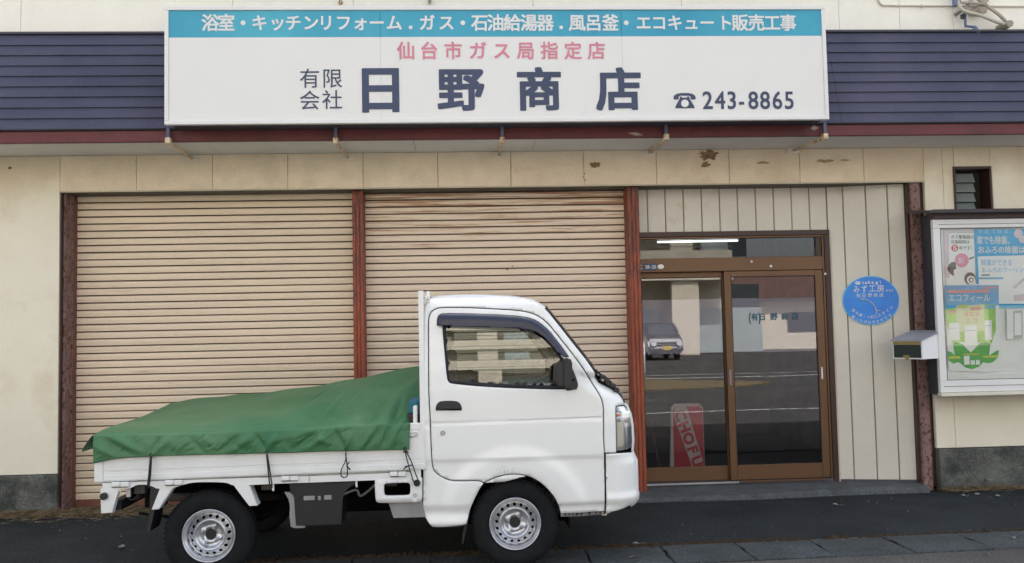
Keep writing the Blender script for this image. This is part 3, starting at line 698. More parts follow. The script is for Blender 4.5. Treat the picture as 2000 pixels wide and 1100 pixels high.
X, Z = at(1240, 262, -.62); chp = mesh('peeled_patch', [(X-.06, -.619, Z+.01), (X+.01, -.6195, Z+.015), (X+.07, -.619, Z-.01), (X, -.621, Z-.012)], [(0, 1, 2, 3)], mat('bared_primer', (.35, .28, .25), .9), B)
X, Z = at(1590, 250, -.62); chp = mesh('peeled_patch', [(X-.03, -.619, Z-.005), (X, -.6195, Z+.02), (X+.04, -.619, Z+.0), (X, -.621, Z-.022)], [(0, 1, 2, 3)], MATS['bared_primer'], B)

# ================================================================== AC fittings on the upper wall
UY = -.27
ac = thing('wall_pipe_bracket', (*at(1900, 20, UY)[:1], UY, 4.1), 'tangle of grey insulated pipes and stay bars on the upper wall at right', 'bracket')
def w3(px_, py_, Y): X, Z = at(px_, py_, Y); return (X, Y, Z)
tubeo('insulated_pipe', smoothpath([w3(1868, -20, -.34), w3(1872, 8, -.36), w3(1885, 22, -.38), w3(1915, 30, -.40), w3(1945, 42, -.42), w3(1962, 47, -.42)]), .016, M_pipe2, ac)
tubeo('insulated_pipe', smoothpath([w3(1895, -15, -.30), w3(1925, 10, -.34), w3(1950, 28, -.36), w3(1964, 42, -.38)]), .015, M_pipe, ac)
tubeo('insulated_pipe', smoothpath([w3(1925, -20, -.30), w3(1922, 5, -.30), w3(1905, 22, -.30), w3(1893, 24, -.28)]), .022, M_pipe, ac)
tubeo('stay_bar', [w3(1905, -10, -.32), w3(1883, 18, -.32), w3(1864, 30, -.28)], .015, M_pipe, ac)
tubeo('stay_bar', [w3(1935, -5, -.30), w3(1920, 8, -.33), w3(1875, 5, -.36)], .012, M_pipe, ac)
bm = bmesh.new(); tube(bm, [w3(1973, 46, -.42), w3(1952, 56, -.25)], [.03, .036], 10); from_bm('wall_socket', bm, mat('mortar_grey', (.35, .31, .25), .95, bump=.6), ac)
bm = bmesh.new(); tube(bm, [w3(1922, 20, -.36), w3(1905, 24, -.25)], [.032, .036], 10); from_bm('wall_socket', bm, MATS['mortar_grey'], ac)
tubeo('drain_pipe', [w3(1884, 18, -.33), w3(1885, 36, -.33), w3(1886, 51, -.33), w3(1903, 53, -.33), w3(1900, 60, -.36)], .013, M_bluepvc, ac)
tubeo('drain_pipe', [w3(1903, 53, -.34), w3(1912, 64, -.37)], .018, M_bluepvc, ac)
box('pipe_clip', at(1878, 30, -.35)[0], at(1883, 30, -.35)[0]+.006, -.36, -.33, at(1880, 36, -.35)[1], at(1880, 28, -.35)[1], M_blk, ac)
bm = bmesh.new(); a = w3(1866, -15, -.34); bx(bm, a[0]-.02, a[0]+.03, -.37, -.31, a[2]-.12, a[2]+.05, .005); from_bm('joint_box', bm, M_bluepvc, ac)
cd = thing('wall_conduit', (4.3, UY, 4.18), 'thin pale conduit bending up along the upper wall at far right', 'conduit')
tubeo('conduit', smoothpath([w3(1712, -20, -.262), w3(1714, -2, -.262), w3(1722, 9, -.262), w3(1740, 11, -.262), w3(1860, 12, -.262), w3(2010, 13, -.262)]), .007, M_pipe2, cd)
tubeo('clip', [w3(1800, 9, -.268), w3(1800, 15, -.268)], .008, M_pipe2, cd, 6)
hk = thing('wall_hook', w3(665, 6, -.27), 'small rusty hook on the upper wall above the signboard', 'hook')
tubeo('hook', smoothpath([w3(663, 1, -.26), w3(662, 6, -.30), w3(667, 8, -.31), w3(669, 4, -.30)], 4), .005, M_chip, hk, 6); box('base', hk.location.x-.012, hk.location.x+.012, -.256, -.2515, hk.location.z-.005, hk.location.z+.03, M_steelr, hk)
dp = thing('drain_stub', w3(839, 3, -.27), 'short grey drain stub ending above the cyan band of the signboard', 'pipe')
X, Z = at(839, 8, -.27); tubeo('stub', [(X, -.28, Z), (X, -.28, Z+.2)], .012, M_pipe2, dp); box('stub_clip', X-.016, X+.016, -.272, -.252, Z+.03, Z+.04, M_steel, dp)

# ================================================================== plates by the door
hp = thing('house_number_plate', (1.7, DY-.03, 1.96), 'small dark blue number plate reading 28-25 on the bronze bar above the left door', 'number plate')
Xa, Za = at(1258, 515, DY-.024); Xb, Zb = at(1283, 528, DY-.024)
box('plate', Xa, Xb, DY-.027, DY-.0225, Zb, Za, M_plateb, hp, .001)
letters('lettering', row('28-25', Xa+.006, Xb-.006, (Za+Zb)/2, .022, .030), flat(DY-.0285), M_wlet, hp, .01)
tn = thing('town_name_plate', (1.6, DY-.03, 1.96), 'tiny dark blue plate with white characters left of the house number plate', 'number plate')
Xa2, _ = at(1249.5, 515, DY-.024); Xb2, _ = at(1253.5, 515, DY-.024)
box('plate', Xa2, Xb2, DY-.027, DY-.0225, Zb, Za, M_plateb, tn, .0005)
letters('lettering', [('木', (Xa2+Xb2)/2, Za-.017, .014, .018, 0), ('目', (Xa2+Xb2)/2, Zb+.017, .014, .018, 0)], flat(DY-.0285), M_wlet, tn)
bm = bmesh.new(); X, Z = at(1290.5, 521, DY-.024)
a = [bm.verts.new((X+.029*math.cos(t*.2618), DY-.0265, Z+.021*math.sin(t*.2618))) for t in range(24)]; b_ = [bm.verts.new((v.co.x, DY-.0225, v.co.z)) for v in a]
bm.faces.new(a); bm.faces.new(b_[::-1]); [bm.faces.new((a[k], b_[k], b_[(k+1) % 24], a[(k+1) % 24])) for k in range(24)]
tag(from_bm('oval_sticker', bm, M_wlet), 'white oval sticker right of the blue house number plate', 'sticker')
for nm, p, q, r, yy, lab in (('screw_cap', 1468, 511, .010, DY-.024, 'small white screw cap on the bronze bar just under the transom window'), ('screw_cap', 1505.5, 520, .012, DY-.024, 'white round screw cap right of the middle of the bronze bar over the right door'), ('screw_cap', 1612, 535, .010, DY-.032, 'white screw cap on the dark brown right door jamb')):
    X, Z = at(p, q, yy); bm = bmesh.new(); disc(bm, (X, yy-.003, Z), r, 14, th=.0045); disc(bm, (X, yy-.0045, Z), r*.6, 12, th=.0014)
    tag(from_bm(nm, bm, M_wlet), lab, 'screw cap')

# round blue sign on the oblique panels
ang = math.atan2(oy1-oy0, ox1-ox0)
cxp, czp = at(1700.5, 587, .17); cy_ = oy0+(oy1-oy0)*(cxp-ox0)/(ox1-ox0)-.004
cxp, czp = at(1700.5, 587, cy_)
ds = thing('round_sign', (cxp, cy_, czp), 'round bright blue plate with white Japanese lettering and a tap, beside the door', 'sign')
ux, uy = math.cos(ang), math.sin(ang)
RW, RH = .243/1.0, .221
def dpl(d): return lambda u, v: (cxp+ux*u+uy*d, cy_+uy*u-ux*d, czp+v)
def ell(name, rw, rh, d0, d1, m, cu=0, cv=0, n=48):
    f0, f1 = dpl(d1), dpl(d0); V = [f0(cu+rw*math.cos(k*2*math.pi/n), cv+rh*math.sin(k*2*math.pi/n)) for k in range(n)]+[f1(cu+rw*math.cos(k*2*math.pi/n), cv+rh*math.sin(k*2*math.pi/n)) for k in range(n)]
    return mesh(name, V, [tuple(range(n)), tuple(range(2*n-1, n-1, -1))]+[(k, k+n, (k+1) % n+n, (k+1) % n) for k in range(n)], m, ds)
ell('rim', RW, RH, 0, .008, M_lblue); ell('face', RW-.008, RH-.008, .008, .0095, M_blue)
# scale: photo 1200 px = 120 photo px ; disc centre (605,562) radii (505,470)
def du(x): return (x-605)/505*RW
def dv(y): return -(y-562)/470*RH
d_ = .0125
letters('lettering', [('t', du(478), dv(212), .019, .026, 0), ('a', du(530), dv(215), .024, .026, 0), ('k', du(590), dv(212), .024, .026, 0), ('a', du(650), dv(215), .024, .026, 0), ('g', du(720), dv(215), .024, .026, 0), ('i', du(785), dv(212), .02, .026, 0)], dpl(d_), M_wlet, ds, .03)
ell('emblem', du(665)-du(612), .016, .0096, .0115, M_wlet, du(385), dv(220), 24)
mesh('emblem_bar', [dpl(.0122)(du(330), dv(214)), dpl(.0122)(du(440), dv(214)), dpl(.0122)(du(440), dv(222)), dpl(.0122)(du(330), dv(222))], [(0, 3, 2, 1)], M_blue, ds)
letters('lettering', [('み', du(355), dv(340), .052, .066, 0), ('ず', du(495), dv(340), .052, .066, 0), ('工', du(640), dv(330), .060, .066, 0), ('房', du(785), dv(335), .060, .066, 0)], dpl(d_), M_wlet, ds, .006)
letters('lettering', [(c, du(x), dv(380), .018, .020, 0) for c, x in zip('取扱店', (895, 945, 990))]+[(c, du(x), dv(462), .036, .036, 0) for c, x in zip('有日野商店', (385, 485, 590, 690, 795))], dpl(d_), M_wlet, ds, .004)
def arc(s, x0, y0, xm, ym, x1, y1, h):
    out = []; n = len(s)
    for i, c in enumerate(s):
        t = i/(n-1); bxx = (1-t)**2*x0+2*t*(1-t)*xm+t*t*x1; byy = (1-t)**2*y0+2*t*(1-t)*ym+t*t*y1
        dx = 2*(1-t)*(xm-x0)+2*t*(x1-xm); dy = 2*(1-t)*(ym-y0)+2*t*(y1-ym)
        out.append((c, du(bxx), dv(byy), h if ord(c) > 256 else h*.5, h if ord(c) > 256 else h*.7, math.atan2(-dy, dx)*.8))
    return out
letters('lettering', arc('浄水器in蛇口スタイル', 285, 745, 590, 1030, 960, 705, .030), dpl(d_), M_wlet, ds, .003)
letters('lettering', arc('創ったのはタカギです', 280, 870, 590, 1090, 930, 855, .030), dpl(d_), M_wlet, ds, .003)
bm = bmesh.new(); pth = [(420, 545), (470, 535), (520, 545), (580, 580), (640, 640), (675, 700), (690, 760), (690, 820)]
tube(bm, smoothpath([dpl(.0125)(du(x), dv(y)) for x, y in pth], 4), .006, 6); tube(bm, [dpl(.0125)(du(680), dv(765)), dpl(.0125)(du(790), dv(755))], .007, 6); tube(bm, [dpl(.0125)(du(420), dv(545)), dpl(.0125)(du(480), dv(548))], .008, 6)
from_bm('tap_picture', bm, mat('tap_silver_print', (.42, .50, .62), .3, metal=.2, var=.3, scale=60), ds)

# ================================================================== mailbox
ph = math.radians(58); mx_, my_ = 3.80, -.13
mb = thing('mailbox', (3.85, -.2, 1.2), 'white wall mailbox with dark flap and grey sloping lid beside the noticeboard', 'mailbox')
fx, fy = -math.sin(ph), -math.cos(ph)      # front normal
rx, ry = math.cos(ph), -math.sin(ph)       # right normal
# near vertical corner between the dark front and the white side
CY = -.42; cX, cZt = at(1801, 666, CY); _, cZb = at(1803, 702, CY)
Wf, Ds = .265, .31
def mbp(s, t, z): # s leftwards along front, t backwards along side
    return (cX-rx*s*1.0-0*t-fx*t*0 - fx*t, CY-ry*s-fy*t, z)
zb0, zt0 = cZb, cZt
V = [mbp(0, 0, zb0), mbp(Wf, 0, zb0), mbp(Wf, Ds, zb0), mbp(0, Ds, zb0), mbp(0, 0, zt0-.0), mbp(Wf, 0, zt0), mbp(Wf, Ds, zt0+.07), mbp(0, Ds, zt0+.07)]
mesh('body', V, [(3, 2, 1, 0), (0, 1, 5, 4), (1, 2, 6, 5), (2, 3, 7, 6), (3, 0, 4, 7), (4, 5, 6, 7)], M_mbw, mb)
def mq(name, s0, s1, z0, z1, d, m):
    V = [mbp(s0, -d, z0), mbp(s1, -d, z0), mbp(s1, -d, z1), mbp(s0, -d, z1), mbp(s0, -.0005, z0), mbp(s1, -.0005, z0), mbp(s1, -.0005, z1), mbp(s0, -.0005, z1)]
    hexa(name, V, m, mb)
mq('flap', .012, Wf-.012, zb0+.012, zt0-.034, .006, M_mbd); mq('slot_plate', .010, Wf-.010, zt0-.032, zt0-.004, .010, M_gold)
mq('latch', Wf*.42, Wf*.62, zb0+.016, zb0+.034, .018, M_gold); mq('latch_tongue', Wf*.46, Wf*.54, zb0-.006, zb0+.018, .022, M_gold)
o_ = .010
V = [mbp(-o_, -o_*1.2, zt0+.001), mbp(Wf+o_, -o_*1.2, zt0+.001), mbp(Wf+o_, Ds, zt0+.078), mbp(-o_, Ds, zt0+.078)]
V += [(a, b, c+.008) for a, b, c in V]
mesh('lid', V, [(3, 2, 1, 0), (4, 5, 6, 7), (0, 1, 5, 4), (1, 2, 6, 5), (2, 3, 7, 6), (3, 0, 4, 7)], M_mbg, mb)

# ================================================================== noticeboard
NY = -.30
nb_ = thing('noticeboard', (4.7, NY, .9), 'glazed noticeboard in a white frame with Japanese posters under a dark canopy', 'noticeboard')
nx0, nz1 = at(1827, 429, NY); _, nz0 = at(1840, 767, NY); nx0 = 4.0; nx1 = 5.5
box('cabinet', nx0+.045, nx1, NY+.045, -.02, nz0-.03, nz1+.06, M_brd, nb_, .003)
hexa('canopy', [(nx0-.075, NY-.10, nz1+.045), (nx1, NY-.10, nz1+.045), (nx1, NY-.10, nz1+.062), (nx0-.075, NY-.10, nz1+.062), (nx0-.075, -.02, nz1+.10), (nx1, -.02, nz1+.10), (nx1, -.02, nz1+.117), (nx0-.075, -.02, nz1+.117)], M_brd, nb_)
box('canopy_face', nx0-.0, nx1, NY-.02, NY+.044, nz1+.004, nz1+.085, M_brd2, nb_, .003)
box('bottom_ledge', nx0-.005, nx1, NY-.02, NY+.044, nz0-.032, nz0-.003, M_plate, nb_, .003)
bm = bmesh.new()
bx(bm, nx0, nx1, NY, NY+.04, nz1-.075, nz1, .003); bx(bm, nx0, nx1, NY, NY+.04, nz0, nz0+.10, .003); bx(bm, nx0, nx0+.062, NY+.0003, NY+.0397, nz0+.1005, nz1-.0755, .003)
from_bm('frame', bm, M_alu, nb_)
bm = bmesh.new()
bx(bm, nx0+.05, nx1, NY-.0012, NY-.0002, nz1-.045, nz1-.041); bx(bm, nx0+.03, nx1, NY-.0012, NY-.0002, nz0+.048, nz0+.052); bx(bm, nx0+.062, nx1, NY+.002, NY+.01, nz0+.1005, nz0+.105); bx(bm, nx0+.062, nx1, NY+.002, NY+.01, nz1-.080, nz1-.0757); bx(bm, nx0+.0625, nx0+.066, NY+.002, NY+.01, nz0+.106, nz1-.081)
from_bm('frame_groove', bm, M_dalu, nb_)
PY = NY+.040
box('backing_board', nx0+.0625, nx1, PY, PY+.004, nz0+.1005, nz1-.076, M_back, nb_)
box('glass_pane', nx0+.0665, nx1, NY+.012, NY+.015, nz0+.1055, nz1-.0805, M_case_gl, nb_)
# posters: zoom coordinates 3.055x from (1800,420)
def N(x, y): return at(1800+x/3.055, 420+y/3.055, PY)
def poly(bm, pts, y): vs = [bm.verts.new((*N(*p)[:1], y, N(*p)[1])) for p in pts]; bm.faces.new(vs)
def poster(name, lab, base, bm_m, loc):
    global PY
    PY -= .005
    o = thing(name, (N(*loc)[0], PY, N(*loc)[1]), lab, 'poster'); bm = bmesh.new(); prism('x', [N(*p) for p in base], PY-.0035, PY-.002, None, bm=bm); from_bm('sheet', bm, bm_m, o); return o
LV = [0]
def pp(o, pts, m, name='print', lv=1):
    LV[0] += 1; y = PY-.0036-.0004*lv; V = [(N(*p)[0], y, N(*p)[1]) for p in pts]
    return mesh(name, V, [tuple(range(len(V)))], m, o)
def circ(cx, cy, r, n=24, ry=None): return [(cx+r*math.cos(k*2*math.pi/n), cy+(ry or r)*math.sin(k*2*math.pi/n)) for k in range(n)]
def ptext(o, s, x0, x1, y, h, m, lv=2, off=.01, sl=0):
    n = len(s); w = (x1-x0)/n; it = []
    sc = (N(100, 0)[0]-N(0, 0)[0])/100
    for i, c in enumerate(s):
        X, Z = N(x0+w*(i+.5), y+sl*i); it.append((c, X, Z, min(w*.95, h*1.05)*sc, h*sc, 0))
    return letters('lettering', it, flat(PY-.0036-.0004*lv), m, o, off)
p1 = poster('gas_alarm_poster', 'pale poster about gas alarms with a pink circle, top left of the case', [(128, 92), (312, 92), (330, 425), (148, 432)], M_ppale, (220, 400))
pp(p1, [(128, 92), (312, 92), (312, 108), (160, 110), (165, 375), (143, 375)], M_plilac, lv=1)
ptext(p1, 'ガス警報器の', 172, 312, 132, 22, M_pink2); ptext(p1, '交換期限は', 172, 285, 161, 21, M_pink2)
pp(p1, circ(196, 198, 21), M_pred, lv=2); ptext(p1, '5', 180, 212, 198, 26, M_wlet, 3, .03); ptext(p1, '年です！', 222, 312, 197, 24, M_pink2)
pp(p1, [(160, 300), (176, 282), (200, 280), (206, 320), (190, 330), (192, 366), (170, 352), (152, 325)], M_pgrey, lv=1)
pp(p1, circ(238, 271, 42), M_ppink, 'pink_circle', 3); ptext(p1, 'あ！', 214, 268, 272, 40, M_wlet, 4, .02)
pp(p1, [(280, 258), (312, 246), (312, 256), (284, 268)], M_pgrey, lv=2)
pp(p1, circ(287, 380, 34, ry=38), M_pgrey, lv=1); pp(p1, circ(293, 388, 25), M_ppale, lv=2); pp(p1, circ(293, 388, 15), M_pgrey, lv=3); pp(p1, circ(294, 389, 9), M_ppale, lv=4)
p2 = poster('bath_cleaning_poster', 'bright blue poster with white lettering about bath hygiene, top right of the case', [(312, 84), (615, 84), (640, 540), (330, 542)], M_pcyan, (450, 400))
pp(p2, [(333, 248), (640, 240), (640, 530), (345, 530)], M_ppale, lv=1)
ptext(p2, 'お庭で除菌、', 330, 560, 97, 26, M_cyan); ptext(p2, '家でも除菌、', 328, 545, 150, 46, M_wlet, 2, .02); ptext(p2, 'おふろの除菌は', 333, 615, 208, 42, M_wlet, 2, .02)
ptext(p2, '除菌ができる', 352, 540, 284, 36, M_psky); ptext(p2, 'おふろのクーリング', 355, 640, 328, 32, M_psky)
pp(p2, circ(575, 112, 27), M_plilac, lv=3); pp(p2, circ(600, 145, 22), M_plilac, lv=4); pp(p2, [(355, 356), (405, 354), (405, 362), (355, 364)], M_pgrey, lv=2)
pp(p2, [(333, 372), (485, 372), (485, 384), (333, 384)], M_psky, lv=2); pp(p2, [(540, 432), (612, 372), (620, 384), (556, 440)], M_plilac, lv=2); pp(p2, [(545, 480), (612, 470), (612, 510), (550, 515)], M_plilac, lv=2); pp(p2, [(460, 542), (615, 542), (615, 556), (460, 556)], M_cyan, lv=2)
p3 = poster('water_heater_poster', 'blue and green poster of white water heaters above a green tulip shape, lower left', [(136, 420), (522, 405), (524, 500), (460, 505), (468, 930), (400, 938), (160, 925)], M_ppale, (300, 900))
pp(p3, [(136, 420), (458, 418), (460, 540), (140, 560)], M_psky, lv=1); pp(p3, [(140, 562), (440, 532), (442, 690), (416, 765), (398, 760), (180, 760), (148, 650)], M_plime, lv=2)
ptext(p3, 'エコフィール', 158, 408, 494, 44, M_wlet, 3, .025); pp(p3, [(152, 450), (398, 446), (400, 462), (153, 466)], M_psal, lv=3); pp(p3, [(366, 431), (448, 428), (448, 438), (366, 440)], M_psal, lv=3)
pp(p3, [(140, 536), (205, 540), (205, 556), (140, 562)], M_pcyan, lv=4); pp(p3, [(380, 545), (440, 538), (440, 556), (380, 560)], M_psky, lv=4)
pp(p3, [(202, 545), (372, 532), (374, 690), (206, 700)], mat('poster_pale_lime', (.66, .74, .48), .6), lv=4)
pp(p3, [(215, 540), (270, 534), (270, 550), (216, 556)], M_pyel, lv=5); pp(p3, [(290, 552), (350, 546), (352, 566), (292, 572)], M_psal, lv=5); pp(p3, [(160, 574), (204, 568), (204, 584), (162, 590)], M_psal, lv=5)
ptext(p3, '省エネ', 250, 345, 590, 32, M_psal, 6, .02); ptext(p3, 'エコ', 252, 340, 630, 30, M_psal, 6, .02)
tul = [(185, 765), (205, 758), (240, 770), (292, 822), (345, 765), (390, 758), (408, 765), (400, 840), (440, 812), (460, 806), (452, 850), (425, 878), (396, 885), (365, 878), (340, 905), (300, 920), (262, 912), (230, 885), (214, 878), (188, 888), (160, 868), (153, 812), (178, 820), (196, 840)]
pp(p3, tul, M_pgreen, 'tulip_print', 6)
for a, b, c, d in ((160, 645, 222, 748), (252, 660, 326, 768), (372, 630, 416, 745)): pp(p3, [(a, b), (c, b-3), (c+4, d), (a+4, d)], M_ppale, 'heater_print', 7); pp(p3, [(a+4, b+30), (c-6, b+28), (c-6, b+31), (a+4, b+33)], M_psky, 'print', 8)
for a, b, c, d in ((152, 845, 228, 858), (246, 828, 340, 836), (362, 840, 450, 852)): pp(p3, [(a, b), (c, b-2), (c, d-2), (a, d)], M_pyel, 'print', 7)
pp(p3, [(250, 842), (282, 840), (284, 892), (252, 894)], M_ppale, 'print', 8); pp(p3, [(290, 868), (314, 866), (315, 892), (291, 894)], M_ppale, 'print', 8); pp(p3, [(322, 866), (342, 864), (346, 892), (320, 893)], M_ppale, 'print', 8)
p4_ = poster('pale_paper_sheet', 'faded sheet with grey box drawings hanging right of the tulip poster', [(505, 562), (610, 560), (612, 738), (508, 742)], M_ppale, (560, 730))
pp(p4_, [(545, 572), (600, 570), (602, 735), (546, 738)], mat('poster_faint_grey', (.52, .53, .50), .7), lv=1); pp(p4_, [(553, 586), (592, 584), (594, 716), (554, 718)], M_ppale, lv=2)
#@TRUCK
# ================================================================== TRUCK
TY, TW = -2.15, 1.44                 # near side plane and width
TR = thing('kei_truck', (-.62, TY+TW/2, -.02), 'small white kei truck parked side-on before the shutters under a green tarp', 'truck')
def sm(a, b, x): t = max(0, min(1, (x-a)/(b-a))); return t*t*(3-2*t)
def P2(px, py, Y=TY): return at(px, py, Y)
def poly2(pts, Y=TY): return [P2(x, y, Y) for x, y in pts]
FR = poly2([(1100, 560), (1067, 601), (1155, 713), (1176, 750), (1212, 772), (1224, 792), (1234, 805), (1238, 833), (1239, 863), (1237, 887), (1246, 906), (1247.5, 964), (1249, 978), (1247, 988), (1236, 995)])
def xfront(z):
    if z >= FR[1][1]: return FR[1][0]+.2
    for (x0, z0), (x1, z1) in zip(FR[1:], FR[2:]):
        if z <= z0 and z >= z1: return x0+(x1-x0)*((z0-z)/(z0-z1) if z0 != z1 else 0)
    return FR[-1][0]
WC = P2(1007, 1026)                   # front wheel centre
ZS = P2(1045, 821)[1]; ZB = P2(1000, 765)[1]
SLOPE = .0
def side_in(x, z):
    """how far the cab side lies inward of its widest plane at (x, z)"""
    d = 0.0
    if z > ZB: d += .02*(z-ZB)+.135*(z-ZB)**2
    zr = 1.640
    if z > zr-.07: d += .045*((z-zr+.07)/.07)**2
    # front corner rounding
    f = xfront(z)-x; wz = .16 if z < 1.15 else .05
    if f < wz: d += (.075 if z < 1.15 else .012)*((wz-max(f, 0))/wz)**2.2
    # pressed shoulder: below the waist line the skin steps out a little
    zs = ZS+(x-.2)*.012
    d += -.002*sm(zs+.012, zs-.012, z)
    d += .009*math.exp(-((z-zs)/.003)**2)
    # lower swage
    zl = P2(1000, 897)[1]
    d += .010*sm(zl+.016, zl-.016, z)
    # sill ledge
    z2 = P2(870, 990)[1]
    if z < z2: d += .018*sm(z2, z2-.02, z)
    z3 = P2(870, 1012)[1]
    if z < z3: d -= .012*sm(z3+.004, z3-.008, z)
    # flared arch
    r = math.hypot(x-WC[0], (z-WC[1]+.01)*1.0)
    if r < .52: d -= .015*sm(.50, .405, r)-.006*sm(.34, .30, r)
    # rear edge
    g = x-P2(826, 860)[0]
    if g < .03: d += .012*((.03-max(g, 0))/.03)**2
    return d
def pip(p, poly):
    x, y = p; c = False; n = len(poly); j = n-1
    for i in range(n):
        xi, yi = poly[i]; xj, yj = poly[j]
        if (yi > y) != (yj > y) and x < (xj-xi)*(y-yi)/(yj-yi)+xi: c = not c
        j = i
    return c
def dens(poly, step=.02):
    out = []
    for i in range(len(poly)):
        a = Vector(poly[i]); b = Vector(poly[(i+1) % len(poly)]); n = max(1, int((b-a).length/step))
        for k in range(n): out.append(tuple(a+(b-a)*k/n))
    return out
def chaikin(poly, keep=35):
    """round the gentle corners of a closed polygon, keep the sharp ones"""
    out = []; n = len(poly)
    for i in range(n):
        p, a, b = Vector(poly[i]), Vector(poly[i-1]), Vector(poly[(i+1) % n])
        ang = (p-a).angle(b-p, 0)
        if ang > math.radians(keep): out.append(tuple(p))
        else: out += [tuple(p+(a-p)*.25), tuple(p+(b-p)*.25)]
    return out
def inset(poly, d):
    n = len(poly); ar = sum(poly[i-1][0]*poly[i][1]-poly[i][0]*poly[i-1][1] for i in range(n)); sg_ = 1 if ar > 0 else -1
    out = []
    for i in range(n):
        p, a, b = Vector(poly[i]), Vector(poly[i-1]), Vector(poly[(i+1) % n])
        e1 = (p-a).normalized() if (p-a).length > 1e-7 else Vector((1, 0)); e2 = (b-p).normalized() if (b-p).length > 1e-7 else e1
        n1 = Vector((-e1.y, e1.x))*sg_; n2 = Vector((-e2.y, e2.x))*sg_; m_ = (n1+n2)
        if m_.length < .2: m_ = n1
        m_.normalize(); k = 1/max(.5, m_.dot(n1)); out.append(tuple(p+m_*d*k))
    return out
def panel2d(outer, holes=(), step=.022, extra=()):
    """constrained triangulation of an outline with holes plus inner grid points"""
    vs = []; es = []
    for lp in [outer]+list(holes):
        b = len(vs); vs += [Vector(p) for p in lp]; es += [(b+i, b+(i+1) % len(lp)) for i in range(len(lp))]
    x0, x1 = min(p[0] for p in outer), max(p[0] for p in outer); z0, z1 = min(p[1] for p in outer), max(p[1] for p in outer)
    nx_, nz_ = int((x1-x0)/step), int((z1-z0)/step)
    for i in range(nx_+1):
        for j in range(nz_+1):
            p = (x0+(i+.5*(j % 2))*step, z0+j*step)
            if pip(p, outer) and not any(pip(p, h) for h in holes): vs.append(Vector(p))
    for zz in extra:
        for i in range(nx_+1):
            p = (x0+i*step, zz(x0+i*step))
            if pip(p, outer) and not any(pip(p, h) for h in holes): vs.append(Vector(p))
    r = delaunay_2d_cdt(vs, es, [], 0, 1e-5)
    V, F = r[0], r[2]; out = []
    for f in F:
        c = sum((V[i] for i in f), Vector((0, 0)))/len(f)
        if pip(c, outer) and not any(pip(c, h) for h in holes): out.append(tuple(f))
    return V, out
CREASES = [lambda x: ZS+(x-.2)*.012, lambda x: ZS+(x-.2)*.012+.004, lambda x: ZS+(x-.2)*.012-.004, lambda x: ZS+(x-.2)*.012+.010, lambda x: ZS+(x-.2)*.012-.010, lambda x: P2(1000, 897)[1]+.012, lambda x: P2(1000, 897)[1]-.012, lambda x: P2(870, 990)[1], lambda x: P2(870, 990)[1]-.01, lambda x: P2(870, 1012)[1]]
def skin(bm, V, F, far, lift=0.0, flange=.014, fn=side_in, mi=0):
    """lay a 2-D panel on the cab side (near or far), with an inward flange round every edge"""
    s = -1 if far else 1; base = TY+TW if far else TY
    nv = [bm.verts.new((v.x, base+s*(fn(v.x, v.y)-lift), v.y)) for v in V]; cnt = {}
    for f in F:
        q = [nv[i] for i in (f if far else f)]
        try: fc = bm.faces.new(q)
        except ValueError: continue
        fc.smooth = True; fc.material_index = mi
        for i in range(len(f)):
            e = (f[i], f[(i+1) % len(f)]); k = tuple(sorted(e)); cnt[k] = cnt.get(k, 0)+1
    if flange:
        bv = {}
        for k, c in cnt.items():
            if c == 1:
                for i in k:
                    if i not in bv: v = V[i]; bv[i] = bm.verts.new((v.x, base+s*(fn(v.x, v.y)-lift+flange), v.y)); 
                a, b = k; bm.faces.new((nv[a], nv[b], bv[b], bv[a])).material_index = mi
    return nv
def ob(name, bm, m, parent=TR, mats=None):
    bmesh.ops.remove_doubles(bm, verts=bm.verts, dist=1e-6)
    return from_bm(name, bm, m, parent, False, mats)

# outlines traced on the side plane
ARC = [(944.6, 943), (955, 938), (965.5, 933.5), (982, 928.5), (993, 926.6), (1005, 926), (1018, 927), (1031, 930), (1047, 937), (1063.7, 949.5), (1080, 967.5), (1088, 982), (1092.5, 992), (1094.8, 1002)]
ARC2 = [(944.6, 943), (938, 952), (932.7, 962.5), (923, 982), (916, 1002), (913, 1016)]
REARLINE = [(944.6, 943), (937.7, 939.2), (925, 938.8), (901, 939.4), (879, 939.2), (865.5, 933.7), (850.5, 924), (845.3, 915), (843.5, 900), (842, 868), (839.5, 800), (837.6, 778), (836.8, 696), (836, 630), (837.5, 618), (841.5, 609), (850.5, 603), (860, 600.6), (909, 600.4), (963.7, 603), (1012.8, 606), (1037, 610.5), (1056, 618.7), (1073, 633.6), (1094.6, 661), (1122, 696), (1149, 734.6), (1165.5, 762), (1174, 777), (1177.6, 790), (1178.8, 805), (1179, 860), (1180.5, 884), (1182, 936), (1183, 1001)]
door_o = REARLINE+[(1140, 1003), (1096, 1005)]+ARC[::-1][:-1]
door_p = chaikin(poly2(door_o), 33); door_p = chaikin(door_p, 33)
win_px = [(868, 622), (960, 626), (1010, 629), (1035, 634), (1053, 643), (1068, 656), (1085, 679), (1100, 700), (1112, 716), (1121, 734), (1125, 748), (1119, 758), (1100, 762), (963.7, 757.5), (882, 750.5), (875, 746), (872.5, 738), (868, 690), (864, 650), (863.5, 628)]
win_p = chaikin(chaikin(poly2(win_px), 50), 50)
gap = .0032
door_in = dens(inset(door_p, gap)); win_h = dens(win_p)
V2, F2 = panel2d(door_in, [win_h], .021, CREASES)
doors = []
